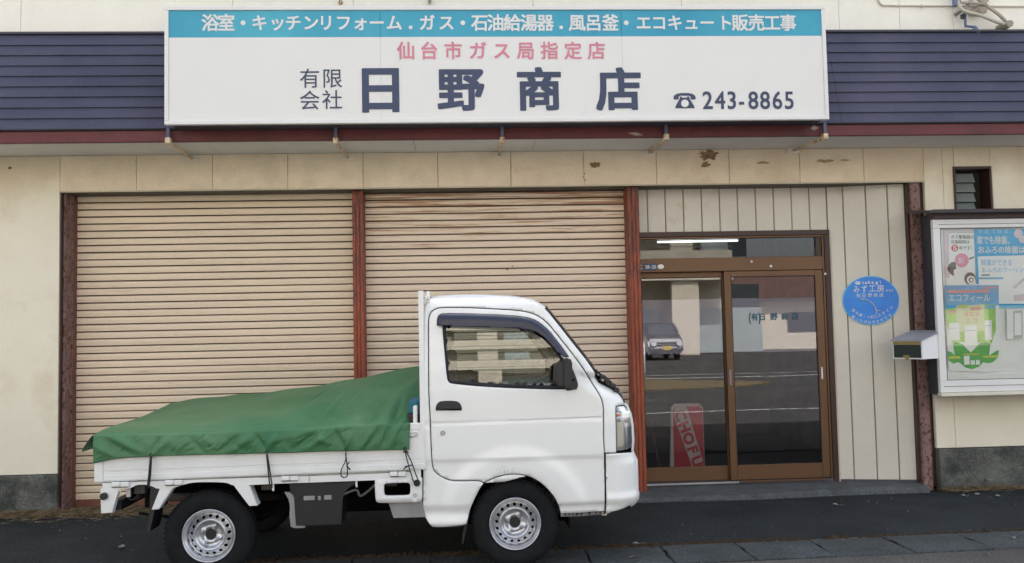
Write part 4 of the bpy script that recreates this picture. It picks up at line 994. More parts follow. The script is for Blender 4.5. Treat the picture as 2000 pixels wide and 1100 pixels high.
for far in (False, True):
    bm = bmesh.new(); skin(bm, V2, F2, far)
    d = ob('cab_door', bm, M_white); doors.append(d)
    if far: d['label'] = 'far cab door seen through the glass'
    # window frame rubber and glass
    bm = bmesh.new(); ring_o = inset(win_h, .0005); ring_i = dens(inset(chaikin(poly2([(873, 625), (960, 629), (1010, 632), (1033, 638), (1050, 647), (1064, 660), (1081, 683), (1096, 704), (1104, 720), (1106, 735), (1106, 752), (1098, 754.5), (963.7, 749.5), (884, 744), (879, 741), (877.5, 735), (873, 690), (870, 650)]), 50), .0))
    Vr, Fr_ = panel2d(ring_o, [ring_i], .03)
    skin(bm, Vr, Fr_, far, -.004, .006); fr = ob('window_frame', bm, M_seal, d)
    bm = bmesh.new(); Vg, Fg = panel2d(dens(inset(ring_i, -.004)), [], .04)
    base = TY+TW if far else TY; s = -1 if far else 1
    zr0, zr1 = 1.02, 1.6
    nv = [bm.verts.new((v.x, base+s*(.012+.02*(v.y-ZB)+.150*max(0, v.y-ZB)**2-.004*math.cos((v.x-.3)*3)), v.y)) for v in Vg]
    for f in Fg: bm.faces.new([nv[i] for i in f]).smooth = True
    ob('window_glass', bm, M_car_gl, d)
# handle, lock, mirror base, visor
def skinpoly(name, pts, m, lift, parent, flange=.012, step=.02, cut=(), fn=side_in):
    bm = bmesh.new(); V, F = panel2d(dens(chaikin(poly2(pts), 40)), [dens(poly2(c)) for c in cut], step); skin(bm, V, F, False, lift, flange, fn); return ob(name, bm, m, parent)
dn = doors[0]
skinpoly('handle_recess', [(851, 802), (851, 795), (854, 788), (861, 783), (890, 783), (898, 787), (902, 795), (902, 802)], M_seal, .0012, dn, .002)
skinpoly('door_handle', [(853.5, 800), (853.5, 794), (856, 788.5), (862, 785.5), (890, 785.5), (896, 789), (899.5, 795), (900, 800)], M_blk, .016, dn, .014, .01)
bm = bmesh.new(); X, Z = P2(864.8, 846); yy = TY+side_in(X, Z); disc(bm, (X, yy-.005, Z), .015, 24, th=.007); disc(bm, (X, yy-.007, Z), .010, 20, th=.0022, mi=1); bx(bm, X-.0012, X+.0012, yy-.0078, yy-.0069, Z-.006, Z+.006, mi=2)
ob('door_lock', bm, None, dn, [M_grey, M_steel, M_seal])
VIS_O = [(852.5, 636), (852.5, 623), (856, 614.5), (865.5, 611), (909, 611.5), (963.7, 613), (1013, 616), (1040, 621), (1056, 629.5), (1073, 644.5), (1094.6, 672), (1112, 697)]
VIS_I = [(1103, 698), (1090, 690), (1073, 669.5), (1056, 653.5), (1040, 645.5), (1018, 642), (963.7, 640), (909, 638.5), (865.5, 637)]
def vis_fn(x, z): return side_in(x, z)
bm = bmesh.new(); vp = dens(chaikin(poly2(VIS_O+VIS_I), 50)); V, F = panel2d(vp, [], .012)
vo = poly2(VIS_O)
def dist_o(p):
    best = 9
    for a, b in zip(vo, vo[1:]):
        a, b, q = Vector(a), Vector(b), Vector(p); t = max(0, min(1, (q-a).dot(b-a)/(b-a).length_squared)); best = min(best, (q-a-(b-a)*t).length)
    return best
skin(bm, V, F, False, 0, .004, lambda x, z: side_in(x, z)-.004-.028*min(1, (dist_o((x, z))/.028))**.6)
ob('rain_visor', bm, M_visor, dn)
skinpoly('mirror_base', [(1101, 757), (1104, 722), (1112, 712), (1119, 722), (1126, 740), (1129, 752), (1126, 760), (1108, 763)], M_blk, .012, dn, .014, .012)
mi_ = thing('wing_mirror', (.5, TY-.1, 1.1)); mi_.parent = TR; mi_.location = Vector((.5, TY-.1, 1.1))-ORG[TR]; ORG[mi_] = Vector((.5, TY-.1, 1.1))
def mirror_hull(name, pts_f, pts_b, y0, y1, m, bev=.008):
    bm = bmesh.new(); n = len(pts_f)
    a = [bm.verts.new((x, y0, z)) for x, z in pts_f]; b = [bm.verts.new((x, y1, z)) for x, z in pts_b]
    fs = [bm.faces.new(a), bm.faces.new(b[::-1])]+[bm.faces.new((a[i], b[i], b[(i+1) % n], a[(i+1) % n])) for i in range(n)]
    bmesh.ops.bevel(bm, geom=list({e for f in fs for e in f.edges}), offset=bev, segments=2, affect='EDGES', clamp_overlap=True)
    return from_bm(name, bm, m, mi_)
YM = TY-.17
hf = [at(x, y, YM) for x, y in ((1101, 702), (1113, 700), (1118, 706), (1117, 748), (1111, 757), (1100, 756))]
mirror_hull('mirror_shell', hf, [(x+.006, z) for x, z in hf], YM, TY-.045, M_blk)
gf = [at(x, y, YM+.02) for x, y in ((1086, 712), (1100, 706), (1100, 755), (1086, 750), (1083, 740), (1084, 720))]
mirror_hull('mirror_rim', gf, gf, YM+.006, TY-.05, M_blk, .006)
mesh('mirror_glass', [(gf[3][0]-.004, YM+.02, gf[3][1]+.02), (gf[3][0]-.004, TY-.06, gf[3][1]+.02), (gf[0][0]-.004, TY-.06, gf[0][1]-.015), (gf[0][0]-.004, YM+.02, gf[0][1]-.015)], [(0, 1, 2, 3)], M_chrome, mi_)
tubeo('mirror_stay', [(hf[3][0]-.01, TY-.05, hf[3][1]+.03), (hf[3][0]+.03, TY+.005, hf[3][1]+.01)], .016, M_blk, mi_)

# cab body: side skins, roof, rear wall, nose
SIL = [(826.5, 1000), (826.5, 860), (826.5, 640), (829, 600), (834, 587), (842, 581.5), (856, 579), (900, 577.8), (936, 578), (985, 580.5), (1015, 583.5), (1038, 588), (1052, 594), (1066, 602.5), (1089, 631.5), (1116, 666.5), (1155, 716), (1172, 749)]
nose = [(1172, 749), (1190, 757), (1207, 767.5), (1217, 777), (1223.5, 790)]
body_o = [(944.6-.2, 943.2)]+REARLINE[1:33]   # arch -> round the door -> (1180.5,884)
body_px = REARLINE[:33]+[(1204, 884), (1203.5, 880), (1202, 800), (1203.5, 793.5), (1223.5, 792.5)]+nose[::-1][:-1]+SIL[::-1]+[(824, 1001), (826.5, 1007), (839, 1025), (845, 1030), (852, 1030.5), (900, 1026), (911, 1024)]+ARC2[::-1][:-1]
gapd = inset(door_p, -gap)
body_poly = poly2(body_px)
# follow the door outline exactly: replace traced door run with the grown door outline by using it as a cutting hole
outer_px = [(1183.5, 884), (1204, 884), (1203.5, 880), (1202, 800), (1203.5, 793.5), (1223.5, 792.5)]+nose[::-1][:-1]+SIL[::-1]+[(824, 1001), (826.5, 1007), (839, 1025), (845, 1030), (852, 1030.5), (900, 1026), (911, 1024)]+ARC2[::-1][:-1]+[(944.6, 943)]
outer = dens(chaikin(poly2([(1170, 884)]+outer_px+[(1000, 940)]), 33))
gd = dens(gapd)
def body_mesh():
    vs = [Vector(p) for p in outer]; es = [(i, (i+1) % len(outer)) for i in range(len(outer))]; b = len(vs)
    vs += [Vector(p) for p in gd]; es += [(b+i, b+(i+1) % len(gd)) for i in range(len(gd))]
    x0, x1 = min(p[0] for p in outer), max(p[0] for p in outer); z0, z1 = min(p[1] for p in outer), max(p[1] for p in outer); step = .02
    for i in range(int((x1-x0)/step)+1):
        for j in range(int((z1-z0)/step)+1):
            p = (x0+(i+.5*(j % 2))*step, z0+j*step)
            if pip(p, outer) and not pip(p, gd): vs.append(Vector(p))
    r = delaunay_2d_cdt(vs, es, [], 0, 1e-5); V, F = r[0], r[2]; out = []
    for f in F:
        c = sum((V[i] for i in f), Vector((0, 0)))/len(f)
        if pip(c, outer) and not pip(c, gd): out.append(tuple(f))
    return V, out
VB, FB = body_mesh()
bm = bmesh.new()
for far in (False, True): skin(bm, VB, FB, far, 0, .016)
def across(bm, path, crown, mi=0, n=9, y_off=0):
    """skin from the near side to the far side along a side-view path; crown = bulge outward in the middle"""
    fr = [0, .012, .035, .08, .16, .32, .5, .68, .84, .92, .965, .988, 1]
    shp = [0, .30, .50, .66, .80, .95, 1, .95, .80, .66, .50, .30, 0]
    pts = path; N_ = len(pts); rows = []
    for i, p in enumerate(pts):
        a = Vector(pts[max(i-1, 0)]); b = Vector(pts[min(i+1, N_-1)]); t = (b-a).normalized(); nn = Vector((-t.y, t.x))
        c = crown[i] if isinstance(crown, (list, tuple)) else crown
        di = side_in(*p); rows.append([])
        for f, s in zip(fr, shp):
            y = TY+di+(TW-2*di)*f+y_off; q = Vector(p)+nn*c*s; rows[-1].append(bm.verts.new((q.x, y, q.y)))
    for A, Bq in zip(rows, rows[1:]):
        for k in range(len(fr)-1):
            f = bm.faces.new((A[k], A[k+1], Bq[k+1], Bq[k])); f.smooth = True; f.material_index = mi
sil = poly2(SIL)
roofp = sil[3:14]
across(bm, roofp, [.006, .012, .018, .024, .028, .030, .032, .034, .034, .032, .03])
across(bm, sil[:4], .004)
bodyob = ob('cab_body', bm, M_white)
# glass windscreen with its black edge, cowl, nose
ws = sil[13:]
bm = bmesh.new(); across(bm, dens(ws+[ws[-1]], .06)[:-1], .045); ob('windscreen', bm, M_scr_gl, TR)
nz = poly2(nose)
bm = bmesh.new(); across(bm, nz, [.035, .03, .03, .03, .03]); ob('cowl', bm, M_blk, TR)
bm = bmesh.new(); across(bm, poly2([(1223.5, 792), (1229, 797), (1235, 812), (1238, 833), (1239, 863), (1237.5, 885)]), [.03, .035, .04, .045, .05, .05]); ob('front_panel', bm, M_white, TR)
# black weather strip behind the gaps and inner structure
for far in (False, True):
    bm = bmesh.new()
    s = -1 if far else 1; base = TY+TW if far else TY
    go = dens(inset(door_p, -.02)); gi = dens(inset(door_p, .02)); V, F = panel2d(go, [gi], .05)
    ok = [f for f in F if pip(sum((V[i] for i in f), Vector((0, 0)))/len(f), dens(inset(outer, .0))) or pip(sum((V[i] for i in f), Vector((0, 0)))/len(f), door_p)]
    nv = [bm.verts.new((v.x, base+s*(side_in(v.x, v.y)+.013), v.y)) for v in V]
    for f in ok: bm.faces.new([nv[i] for i in f])
    ob('door_seal', bm, M_seal)
# bumper
bump_px = [(1183.8, 886.5), (1204, 886), (1237, 887), (1239.5, 892), (1246, 906), (1247, 935), (1247.5, 962), (1249.5, 972), (1249, 980), (1245, 987), (1236, 992.5), (1215, 997.5), (1195, 1001), (1184.8, 1002)]
def bump_in(x, z):
    d = side_in(x, z); zt_ = P2(1240, 965)[1]; return d-.010*sm(zt_+.004, zt_-.010, z)
bp = dens(chaikin(poly2(bump_px), 33)); V, F = panel2d(bp, [], .018)
bm = bmesh.new()
for far in (False, True): skin(bm, V, F, far, .001, .014, bump_in)
across(bm, poly2([(1237.3, 887), (1239.5, 892), (1246, 906), (1247, 935), (1247.5, 962), (1249.5, 972), (1249, 980), (1245, 987), (1236, 992.5)]), .05)
ob('front_bumper', bm, M_white)
# headlights
hl_px = [(1203.3, 795.5), (1224, 795), (1229.5, 799.5), (1234.5, 809), (1237.5, 833), (1238, 860), (1236.5, 876), (1228, 879.5), (1206, 881), (1204.7, 875)]
V, F = panel2d(dens(chaikin(poly2(hl_px), 40)), [], .012)
for far in (False, True):
    h = thing('headlight', (1.0, TY, .9)); h.parent = TR; h.location = Vector((1.0, TY, .9))-ORG[TR]; ORG[h] = Vector((1.0, TY, .9))
    bm = bmesh.new(); skin(bm, V, F, far, -.001, .0); ob('lens', bm, M_lens, h)
    bm = bmesh.new(); skin(bm, V, F, far, -.042, .0); rb = ob('housing', bm, M_chrome, h)
    bm = bmesh.new(); V3, F3 = panel2d(dens(poly2(hl_px), .02), [dens(inset(dens(poly2(hl_px), .02), .005))], .03); skin(bm, V3, F3, far, -.001, .035); ob('bezel', bm, M_grey, h)
    s = -1 if far else 1; base = TY+TW if far else TY
    def q(px_, py_, dep): X, Z = P2(px_, py_); return (X, base+s*(side_in(X, Z)+dep), Z)
    bm = bmesh.new(); tube(bm, [q(1204, 812.5, .018), q(1214, 812, .012)], [.010, .006], 10); ob('indicator_bulb', bm, M_amber, h)
    bm = bmesh.new(); tube(bm, [q(1206, 803, .022), q(1226, 803, .018)], [.004, .018], 12); tube(bm, [q(1212, 822, .025), q(1233, 822, .02)], .010, 10); ob('reflector', bm, M_chrome, h)
    pz = [(1204.8, 826), (1219, 825), (1219.5, 876), (1206.5, 878)]; bm = bmesh.new(); Vp_, Fp_ = panel2d(dens(poly2(pz), .02), [], .02); skin(bm, Vp_, Fp_, far, -.022, .01); ob('inner_cover', bm, mat('lamp_cream_plastic', (.55, .50, .38), .35) if 'lamp_cream_plastic' not in MATS else MATS['lamp_cream_plastic'], h)
    bm = bmesh.new(); tube(bm, [q(1226, 828, .03), q(1227.5, 875, .03)], .010, 10); ob('reflector', bm, M_chrome, h)
# wiper arms and cowl rags on the nose
bm = bmesh.new()
for i, (a, b, c) in enumerate((((1163, 722), (1180, 738), (1200, 756)), ((1168, 728), (1190, 742), (1208, 765)), ((1172, 735), (1180, 752), (1196, 760)))):
    tube(bm, smoothpath([(*P2(*p, TY+.06)[:1], TY+.06+.03*i, P2(*p, TY+.06)[1]) for p in (a, b, c)], 4), .007, 6)
for p in ((1176, 735), (1186, 744), (1196, 752), (1203, 760)):
    X, Z = P2(*p, TY+.06); bx(bm, X-.014, X+.02, TY+.05, TY+.11, Z-.018, Z+.008, .004)
ob('wiper', bm, M_blk)
bm = bmesh.new(); X, Z = P2(1031, 590.5, TY+.15); bx(bm, X-.035, X+.035, TY+.13, TY+.17, Z-.008, Z+.006, .005); tube(bm, [(X-.015, TY+.15, Z), (X-.03, TY+.15, Z+.022)], .005, 6); ob('aerial_base', bm, M_blk)
# scuffs over the arch
rnd = random.Random(4); bm = bmesh.new()
for i in range(20):
    px_, py_ = rnd.gauss(983, 13), rnd.gauss(920, 4.5); 
    X, Z = P2(px_, py_); 
    if math.hypot(X-WC[0], Z-WC[1]) < .325: continue
    L = rnd.uniform(.006, .024); a = math.radians(rnd.gauss(50, 15)); w = .0005
    c = [(X-L*math.cos(a)/2+w, Z-L*math.sin(a)/2), (X+L*math.cos(a)/2+w, Z+L*math.sin(a)/2), (X+L*math.cos(a)/2-w, Z+L*math.sin(a)/2), (X-L*math.cos(a)/2-w, Z-L*math.sin(a)/2)]
    bm.faces.new([bm.verts.new((x, TY+side_in(x, z)-.0008, z)) for x, z in c])
ob('paint_scuffs', bm, M_dirt)['kind'] = 'stuff'
skinpoly('sill_step', [(852, 1026), (909, 1022), (909, 1026), (900, 1029), (852, 1032)], M_grey, -.012, TR, .03)
skinpoly('tow_hook', [(1177, 1003), (1186, 1002), (1198, 1000), (1194, 1005), (1188, 1006), (1187, 1010), (1178, 1010)], M_plate, -.03, TR, .03)
skinpoly('lower_flange', [(1097, 1005), (1180, 1002.5), (1180, 1008), (1097, 1012)], M_grey, -.028, TR, .03)
# inner wheel arch liners and dark cab underside
def liner(cx, cz, r, y0, y1, a0, a1, name):
    bm = bmesh.new(); prev = None
    for k in range(25):
        t = math.radians(a0+(a1-a0)*k/24); p = (bm.verts.new((cx+r*math.cos(t), y0, cz+r*math.sin(t))), bm.verts.new((cx+r*math.cos(t), y1, cz+r*math.sin(t))))
        if prev: bm.faces.new((prev[0], prev[1], p[1], p[0]))
        prev = p
    ob(name, bm, M_undr)
liner(WC[0], WC[1], .335, TY+.03, TY+.30, -8, 188, 'wheel_arch_liner'); liner(WC[0], WC[1], .335, TY+TW-.30, TY+TW-.03, -8, 188, 'wheel_arch_liner')
box('arch_back', WC[0]-.36, WC[0]+.36, TY+.30, TY+.31, .2, .66, M_undr, TR); box('cab_floor', -.22, 1.0, TY+.06, TY+TW-.06, .62, .66, M_undb, TR)
box('cab_underbody', -.20, .0, TY+.06, TY+TW-.06, .27, .62, M_undr, TR); box('cab_underbody', .66, 1.0, TY+.08, TY+TW-.08, .31, .62, M_undr, TR)
# interior
bm = bmesh.new(); bx(bm, -.15, .36, TY+.13, TY+TW-.13, .70, .88, .03); ob('seat_base', bm, M_seat)
for y0 in (TY+.14, TY+TW/2+.04):
    bm = bmesh.new(); bx(bm, -.19, -.07, y0, y0+.52, .86, 1.30, .03); bx(bm, -.18, -.09, y0+.12, y0+.40, 1.31, 1.45, .03); ob('seat_back', bm, M_seat)
bm = bmesh.new(); bx(bm, .62, .98, TY+.10, TY+TW-.10, .72, 1.06, .04); bx(bm, .60, .80, TY+.18, TY+.56, 1.04, 1.12, .03); ob('dashboard', bm, M_dash)
bm = bmesh.new(); c0 = Vector((.50, TY+.38, 1.10)); ax = Vector((-.62, 0, .78)); u = Vector((0, 1, 0)); v = ax.cross(u)
ringp = [c0+(u*math.cos(k*math.pi/12)+v*math.sin(k*math.pi/12))*.185 for k in range(25)]
tube(bm, ringp, .014, 8, False); tube(bm, [c0+u*.18, c0-u*.18], .018, 6); tube(bm, [c0-v*.18, c0], .018, 6); tube(bm, [c0, c0-ax*.35], .03, 8); ob('steering_wheel', bm, M_blk)
tubeo('window_pillar', [(.66, TY+.10, 1.08), (.60, TY+.12, 1.52)], .018, M_dash, TR) if 0 else None
bm = bmesh.new(); X, Z = at(908, 735, TY+.5); bmesh.ops.create_icosphere(bm, subdivisions=3, radius=.12)
for v_ in bm.verts: v_.co = Vector((X+v_.co.x*1.25, TY+.55+v_.co.y*1.2, Z-.03+v_.co.z*.55+.012*math.sin(v_.co.x*60)*math.cos(v_.co.y*45)))
bg_ = from_bm('crumpled_jacket', bm, mat('dark_green_cloth', (.03, .05, .045), .7, col2=(.14, .16, .15), thr=.6, tscale=14), None, True); tag(bg_, 'crumpled dark jacket lying on the seat behind the truck side window', 'jacket')

# ---------------- wheels
def wheel(cx, cz, y_out, sgn, lab):
    w = thing('wheel', (cx, y_out, cz)); w.parent = TR; w.location = Vector((cx, y_out, cz))-ORG[TR]; ORG[w] = Vector((cx, y_out, cz)); w['label'] = lab
    if sgn > 0 and 'tyre' in WM:
        for nm in ('tyre', 'rim', 'wheel_nut', 'wheel_nut', 'wheel_nut', 'wheel_nut', 'hub'):
            pass
    R_ = .2665
    prof = [(.160, .010), (.166, .002), (.178, -.004), (.205, -.009), (.228, -.008), (.246, -.001), (.257, .008), (.263, .018), (R_, .030), (R_+.0008, .072), (R_, .115), (.257, .137), (.23, .15), (.17, .145)]
    bm = bmesh.new(); n = 72; rings = []
    for r, d in prof: rings.append([bm.verts.new((cx+r*math.cos(k*2*math.pi/n), y_out+sgn*d, cz+r*math.sin(k*2*math.pi/n))) for k in range(n)])
    for A, Bq in zip(rings, rings[1:]):
        for k in range(n): bm.faces.new((A[k], A[(k+1) % n], Bq[(k+1) % n], Bq[k])).smooth = True
    # tread blocks on the shoulder
    for k in range(54):
        t = k*2*math.pi/54; 
        for (r0, r1, d0, d1) in ((.2625, .2695, .016, .040),):
            a0_, a1_ = t, t+.075; 
            q8 = [bm.verts.new((cx+r*math.cos(a), y_out+sgn*d, cz+r*math.sin(a))) for r in (r0, r1) for a in (a0_, a1_) for d in (d0, d1)]
            for f in ((0, 1, 3, 2), (4, 6, 7, 5), (0, 4, 5, 1), (2, 3, 7, 6), (0, 2, 6, 4), (1, 5, 7, 3)): bm.faces.new([q8[i] for i in f])
    from_bm('tyre', bm, M_tyre, w)
    # pressed steel rim; depth by radius, vent holes cut through
    def dep(r):
        T = [(.160, .004), (.158, -.002), (.153, -.003), (.149, .002), (.146, .012), (.139, .016), (.133, .038), (.128, .052), (.120, .050), (.104, .036), (.098, .030), (.091, .024), (.082, .028), (.072, .044), (.064, .050), (.050, .047), (.036, .046), (.033, .052)]
        T = T[::-1]
        if r <= T[0][0]: return T[0][1]
        for (a, b), (c, d) in zip(T, T[1:]):
            if r <= c: return b+(d-b)*(r-a)/(c-a)
        return T[-1][1]
    bm = bmesh.new(); vs = []; es = []; HC = [(.1125*math.cos(k*2*math.pi/17+.1), .1125*math.sin(k*2*math.pi/17+.1)) for k in range(17)]
    def loop(pts): b = len(vs); vs.extend(Vector(p) for p in pts); es.extend((b+i, b+(i+1) % len(pts)) for i in range(len(pts)))
    for r in (.160, .158, .153, .149, .146, .139, .133, .128, .091, .086, .082, .077, .072, .068, .064, .050, .036, .033): loop([(r*math.cos(k*2*math.pi/n), r*math.sin(k*2*math.pi/n)) for k in range(n)])
    for hx, hz in HC: loop([(hx+.0098*math.cos(k*math.pi/6), hz+.0098*math.sin(k*math.pi/6)) for k in range(12)])
    for k in range(72):
        for r in (.1245, .0995, .0955): vs.append(Vector((r*math.cos(k*2*math.pi/n), r*math.sin(k*2*math.pi/n))))
    r_ = delaunay_2d_cdt(vs, es, [], 0, 1e-6)
    def boss(x, z):
        out = 0
        for k in range(4):
            a = k*math.pi/2+.32+math.pi/4; hx, hz = .050*math.cos(a), .050*math.sin(a); out = max(out, .010*math.exp(-((x-hx)**2+(z-hz)**2)/.012**2))
        return out
    nv = [bm.verts.new((cx+v.x, y_out+sgn*(dep(v.length)-boss(v.x, v.y)), cz+v.y)) for v in r_[0]]
    for f in r_[2]:
        c = sum((r_[0][i] for i in f), Vector((0, 0)))/len(f)
        if c.length > .1605 or c.length < .033 or any((c.x-hx)**2+(c.y-hz)**2 < .0095**2 for hx, hz in HC): continue
        bm.faces.new([nv[i] for i in f]).smooth = True
    ob('rim', bm, M_rim, w)
    bm = bmesh.new(); disc(bm, (cx, y_out+sgn*.062, cz), .155, 40, th=.004); ob('brake_drum', bm, M_undr, w)
    bm = bmesh.new(); disc(bm, (cx, y_out+sgn*.054, cz), .034, 30, th=.02); ob('hub_bore', bm, M_blk, w)
    for k in range(4):
        a = k*math.pi/2+.32+math.pi/4; bm = bmesh.new(); hx, hz = cx+.050*math.cos(a), cz+.050*math.sin(a)
        tube(bm, [(hx, y_out+sgn*.022, hz), (hx, y_out+sgn*.045, hz)], .0095, 6); tube(bm, [(hx, y_out+sgn*.016, hz), (hx, y_out+sgn*.03, hz)], .006, 8); ob('wheel_nut', bm, M_rim, w)
    return w
WM = {}
RC = P2(402.5, 1051)
wheel(WC[0], WC[1], TY+.035, 1, 'near front wheel'); wheel(RC[0], RC[1], TY+.05, 1, 'near rear wheel')
wheel(WC[0], WC[1], TY+TW-.035, -1, 'far front wheel'); wheel(RC[0], RC[1], TY+TW-.05, -1, 'far rear wheel')

# ---------------- load bed
INC = .0092                           # the truck stands on a slight incline
def zl(px_, py_): return P2(px_, py_)[1]
XF, XRr = P2(822, 900)[0], P2(183.5, 925)[0]
def bedprof(name, prof, x0, x1, m, both=True, cap=True):
    """profile (depth inward, height at X=0 of incline) run along the bed"""
    for far in ((False, True) if both else (False,)):
        s = -1 if far else 1; base = TY+TW if far else TY; bm = bmesh.new(); A = []; Bq = []
        for d, z in prof: A.append(bm.verts.new((x0, base+s*d, z+INC*x0))); Bq.append(bm.verts.new((x1, base+s*d, z+INC*x1)))
        n = len(prof)
        for i in range(n): bm.faces.new((A[i], Bq[i], Bq[(i+1) % n], A[(i+1) % n]))
        bm.faces.new(A[::-1]); bm.faces.new(Bq)
        ob(name, bm, m)
k = INC
def Z0(px_, py_): x, z = P2(px_, py_); return z-k*x
zA = Z0(400, 913.5); zC = Z0(400, 934); zT = Z0(400, 852)
side_prof = [(.0, zT), (-.001, zA+.004), (.006, zA+.001), (.006, zA-.002), (-.002, zA-.005), (-.002, zA-.022), (-.005, zA-.026), (-.005, zC+.012), (-.002, zC+.002), (.004, zC), (.03, zC), (.03, zT)]
bedprof('side_gate', side_prof, XRr+.058, P2(797, 880)[0]+.10, M_white2)
# corner caps at the rear, end post at the front
for far in (False, True):
    y0, y1 = (TY-.003, TY+.05) if not far else (TY+TW-.05, TY+TW+.003)
    box('gate_corner', XRr, XRr+.0565, y0, y1, zC+k*XRr-.002, zT+k*XRr, M_white2, TR, .006)
box('tail_gate', XRr-.012, XRr+.02, TY+.051, TY+TW-.051, zC+k*XRr, zT+k*XRr-.004, M_white2, TR, .004)
box('bed_floor', XRr+.03, XF-.03, TY+.04, TY+TW-.04, zC-.03+k*-1.2, zC+.0+k*-1.2, M_white2, TR)
box('front_gate', XF-.045, XF-.02, TY+.03, TY+TW-.03, .60, .98, M_white2, TR, .004)
# frame rail under the gate with its arch-shaped lower edge
rail = [(199, 944), (400, 936.5), (640, 929.5), (822, 921.5), (822, 935), (732, 938.5), (548, 945), (485, 948), (470, 948.5), (453, 948.7), (445, 944), (432, 942.5), (405, 942), (380, 942.5), (363, 945.5), (340, 953), (330, 955), (306, 955.5), (298, 951), (285, 947), (265, 947.5), (255, 954), (232, 957), (200, 957)]
prism('frame_rail', poly2(chaikin(rail, 40)), TY+.006, TY+.026, M_white2, TR); prism('frame_rail', poly2(chaikin(rail, 40)), TY+TW-.026, TY+TW-.006, M_white2, TR)
# rail joint seam
skx, skz = P2(603.5, 932); box('rail_seam', skx-.0025, skx+.0025, TY+.003, TY+.0062, P2(603, 941)[1], P2(603, 928)[1], mat('rusty_seam', (.45, .33, .18), .9), TR)
def strut(name, pts, y0, y1, bev=.004, m=M_white2): return prism(name, poly2(chaikin(pts, 30) if len(pts) > 5 else pts), y0, y1, m, TR, bev)
strut('rear_stay', [(195, 955), (233, 956), (229, 964), (224, 980), (218.5, 1002), (196.5, 1003.5)], TY+.003, TY+.045)
strut('arch_stay', [(312, 954), (337, 954), (309.5, 995), (295.5, 996)], TY+.002, TY+.07)
strut('arch_stay', [(455, 947), (486, 947), (502, 988), (486.5, 989), (474, 972)], TY+.002, TY+.09)
for p in ((204, 969, .021), (814.5, 943, .020)):
    X, Z = P2(p[0], p[1]); bm = bmesh.new(); disc(bm, (X, TY-.018, Z), p[2], 24, th=.022); disc(bm, (X, TY-.020, Z), p[2]*.6, 20, th=.0025); ob('rope_knob', bm, M_blk)
# front step panel with its opening
fo = dens(chaikin(poly2([(732, 937), (824.5, 934), (825, 974), (822, 979.5), (815, 981), (742, 983), (735, 980), (733, 972)]), 30)); fh = dens(chaikin(poly2([(749.5, 949), (752.5, 945), (758, 944), (796, 942.5), (800, 945), (801.5, 949), (801.5, 963), (799, 967), (794, 968), (757, 969), (752, 968), (750, 964)]), 60))
V, F = panel2d(fo, [fh], .03)
for far in (False, True): bm = bmesh.new(); skin(bm, V, F, far, -.001, .022, lambda x, z: 0); ob('side_guard', bm, M_white2)
X, Z = P2(810.5, 967.5); bm = bmesh.new(); disc(bm, (X, TY-.001, Z), .014, 20, th=.0022); disc(bm, (X, TY-.004, Z), .007, 6, th=.004); ob('bolt', bm, M_steel)
hexa('grey_heat_plate', [(*P2(757, 981)[:1], TY+.03, P2(757, 981)[1]), (P2(768, 1014)[0], TY+.03, P2(768, 1014)[1]), (P2(830, 1012)[0], TY+.03, P2(830, 1012)[1]), (P2(826, 979)[0], TY+.03, P2(826, 979)[1]),
     (P2(757, 981)[0], TY+.20, P2(757, 981)[1]), (P2(768, 1014)[0], TY+.20, P2(768, 1014)[1]), (P2(830, 1012)[0], TY+.20, P2(830, 1012)[1]), (P2(826, 979)[0], TY+.20, P2(826, 979)[1])], M_grey, TR)
# hinges
for (xa, ya, xb, yb) in ((218, 941.5, 253, 950), (322, 938, 357, 946.5), (549.5, 930, 583.5, 938), (761, 921.5, 794, 929.5)):
    X0_, Zt_ = P2(xa, ya); X1_, Zb_ = P2(xb, yb); xm = (X0_+X1_)/2
    h = box('gate_hinge', X0_, xm-.0015, TY-.010, TY+.004, Zb_, Zt_, M_white2, TR, .004); box('hinge_leaf', xm+.0015, X1_, TY-.012, TY+.004, Zb_-.001, Zt_-.001, M_white2, h, .004); box('hinge_pin', X0_+.004, X1_-.004, TY-.008, TY+.0, Zb_-.004, Zb_-.0005, M_seal, h)
for (xa, ya, yb) in ((532.5, 946, 957), (695.5, 939, 949.5), (234, 949, 958)):
    X, Za_ = P2(xa, ya); Zb_ = P2(xa, yb)[1]; tubeo('rope_hook', [(X, TY+.02, Za_+.01), (X, TY+.015, Zb_), (X+.003, TY+.005, Zb_-.004)], .0065, M_white2, TR)
# front latch
X, Z = P2(809, 848); bm = bmesh.new(); bx(bm, X-.030, X+.026, TY-.006, TY+.004, Z-.020, Z+.020, .003); ob('latch_plate', bm, M_white2)
bm = bmesh.new(); tube(bm, smoothpath([(X-.028, TY-.010, Z+.008), (X+.010, TY-.014, Z+.010), (X+.018, TY-.014, Z-.002), (X+.010, TY-.014, Z-.010), (X+.002, TY-.014, Z-.004)], 4), .003, 6); tube(bm, [(X-.03, TY-.009, Z-.012), (X+.0, TY-.009, Z-.012)], .004, 6); ob('latch_lever', bm, M_steel)
bm = bmesh.new(); Xa_ = P2(800, 830)[0]; Xb_ = P2(821, 830)[0]; bx(bm, Xa_, Xb_, TY-.004, TY+.04, P2(810, 840)[1], P2(810, 827)[1], .003); bx(bm, Xa_+.002, Xb_-.002, TY+.002, TY+.035, P2(810, 922)[1], P2(810, 840.5)[1], .003); ob('corner_post', bm, M_white2)
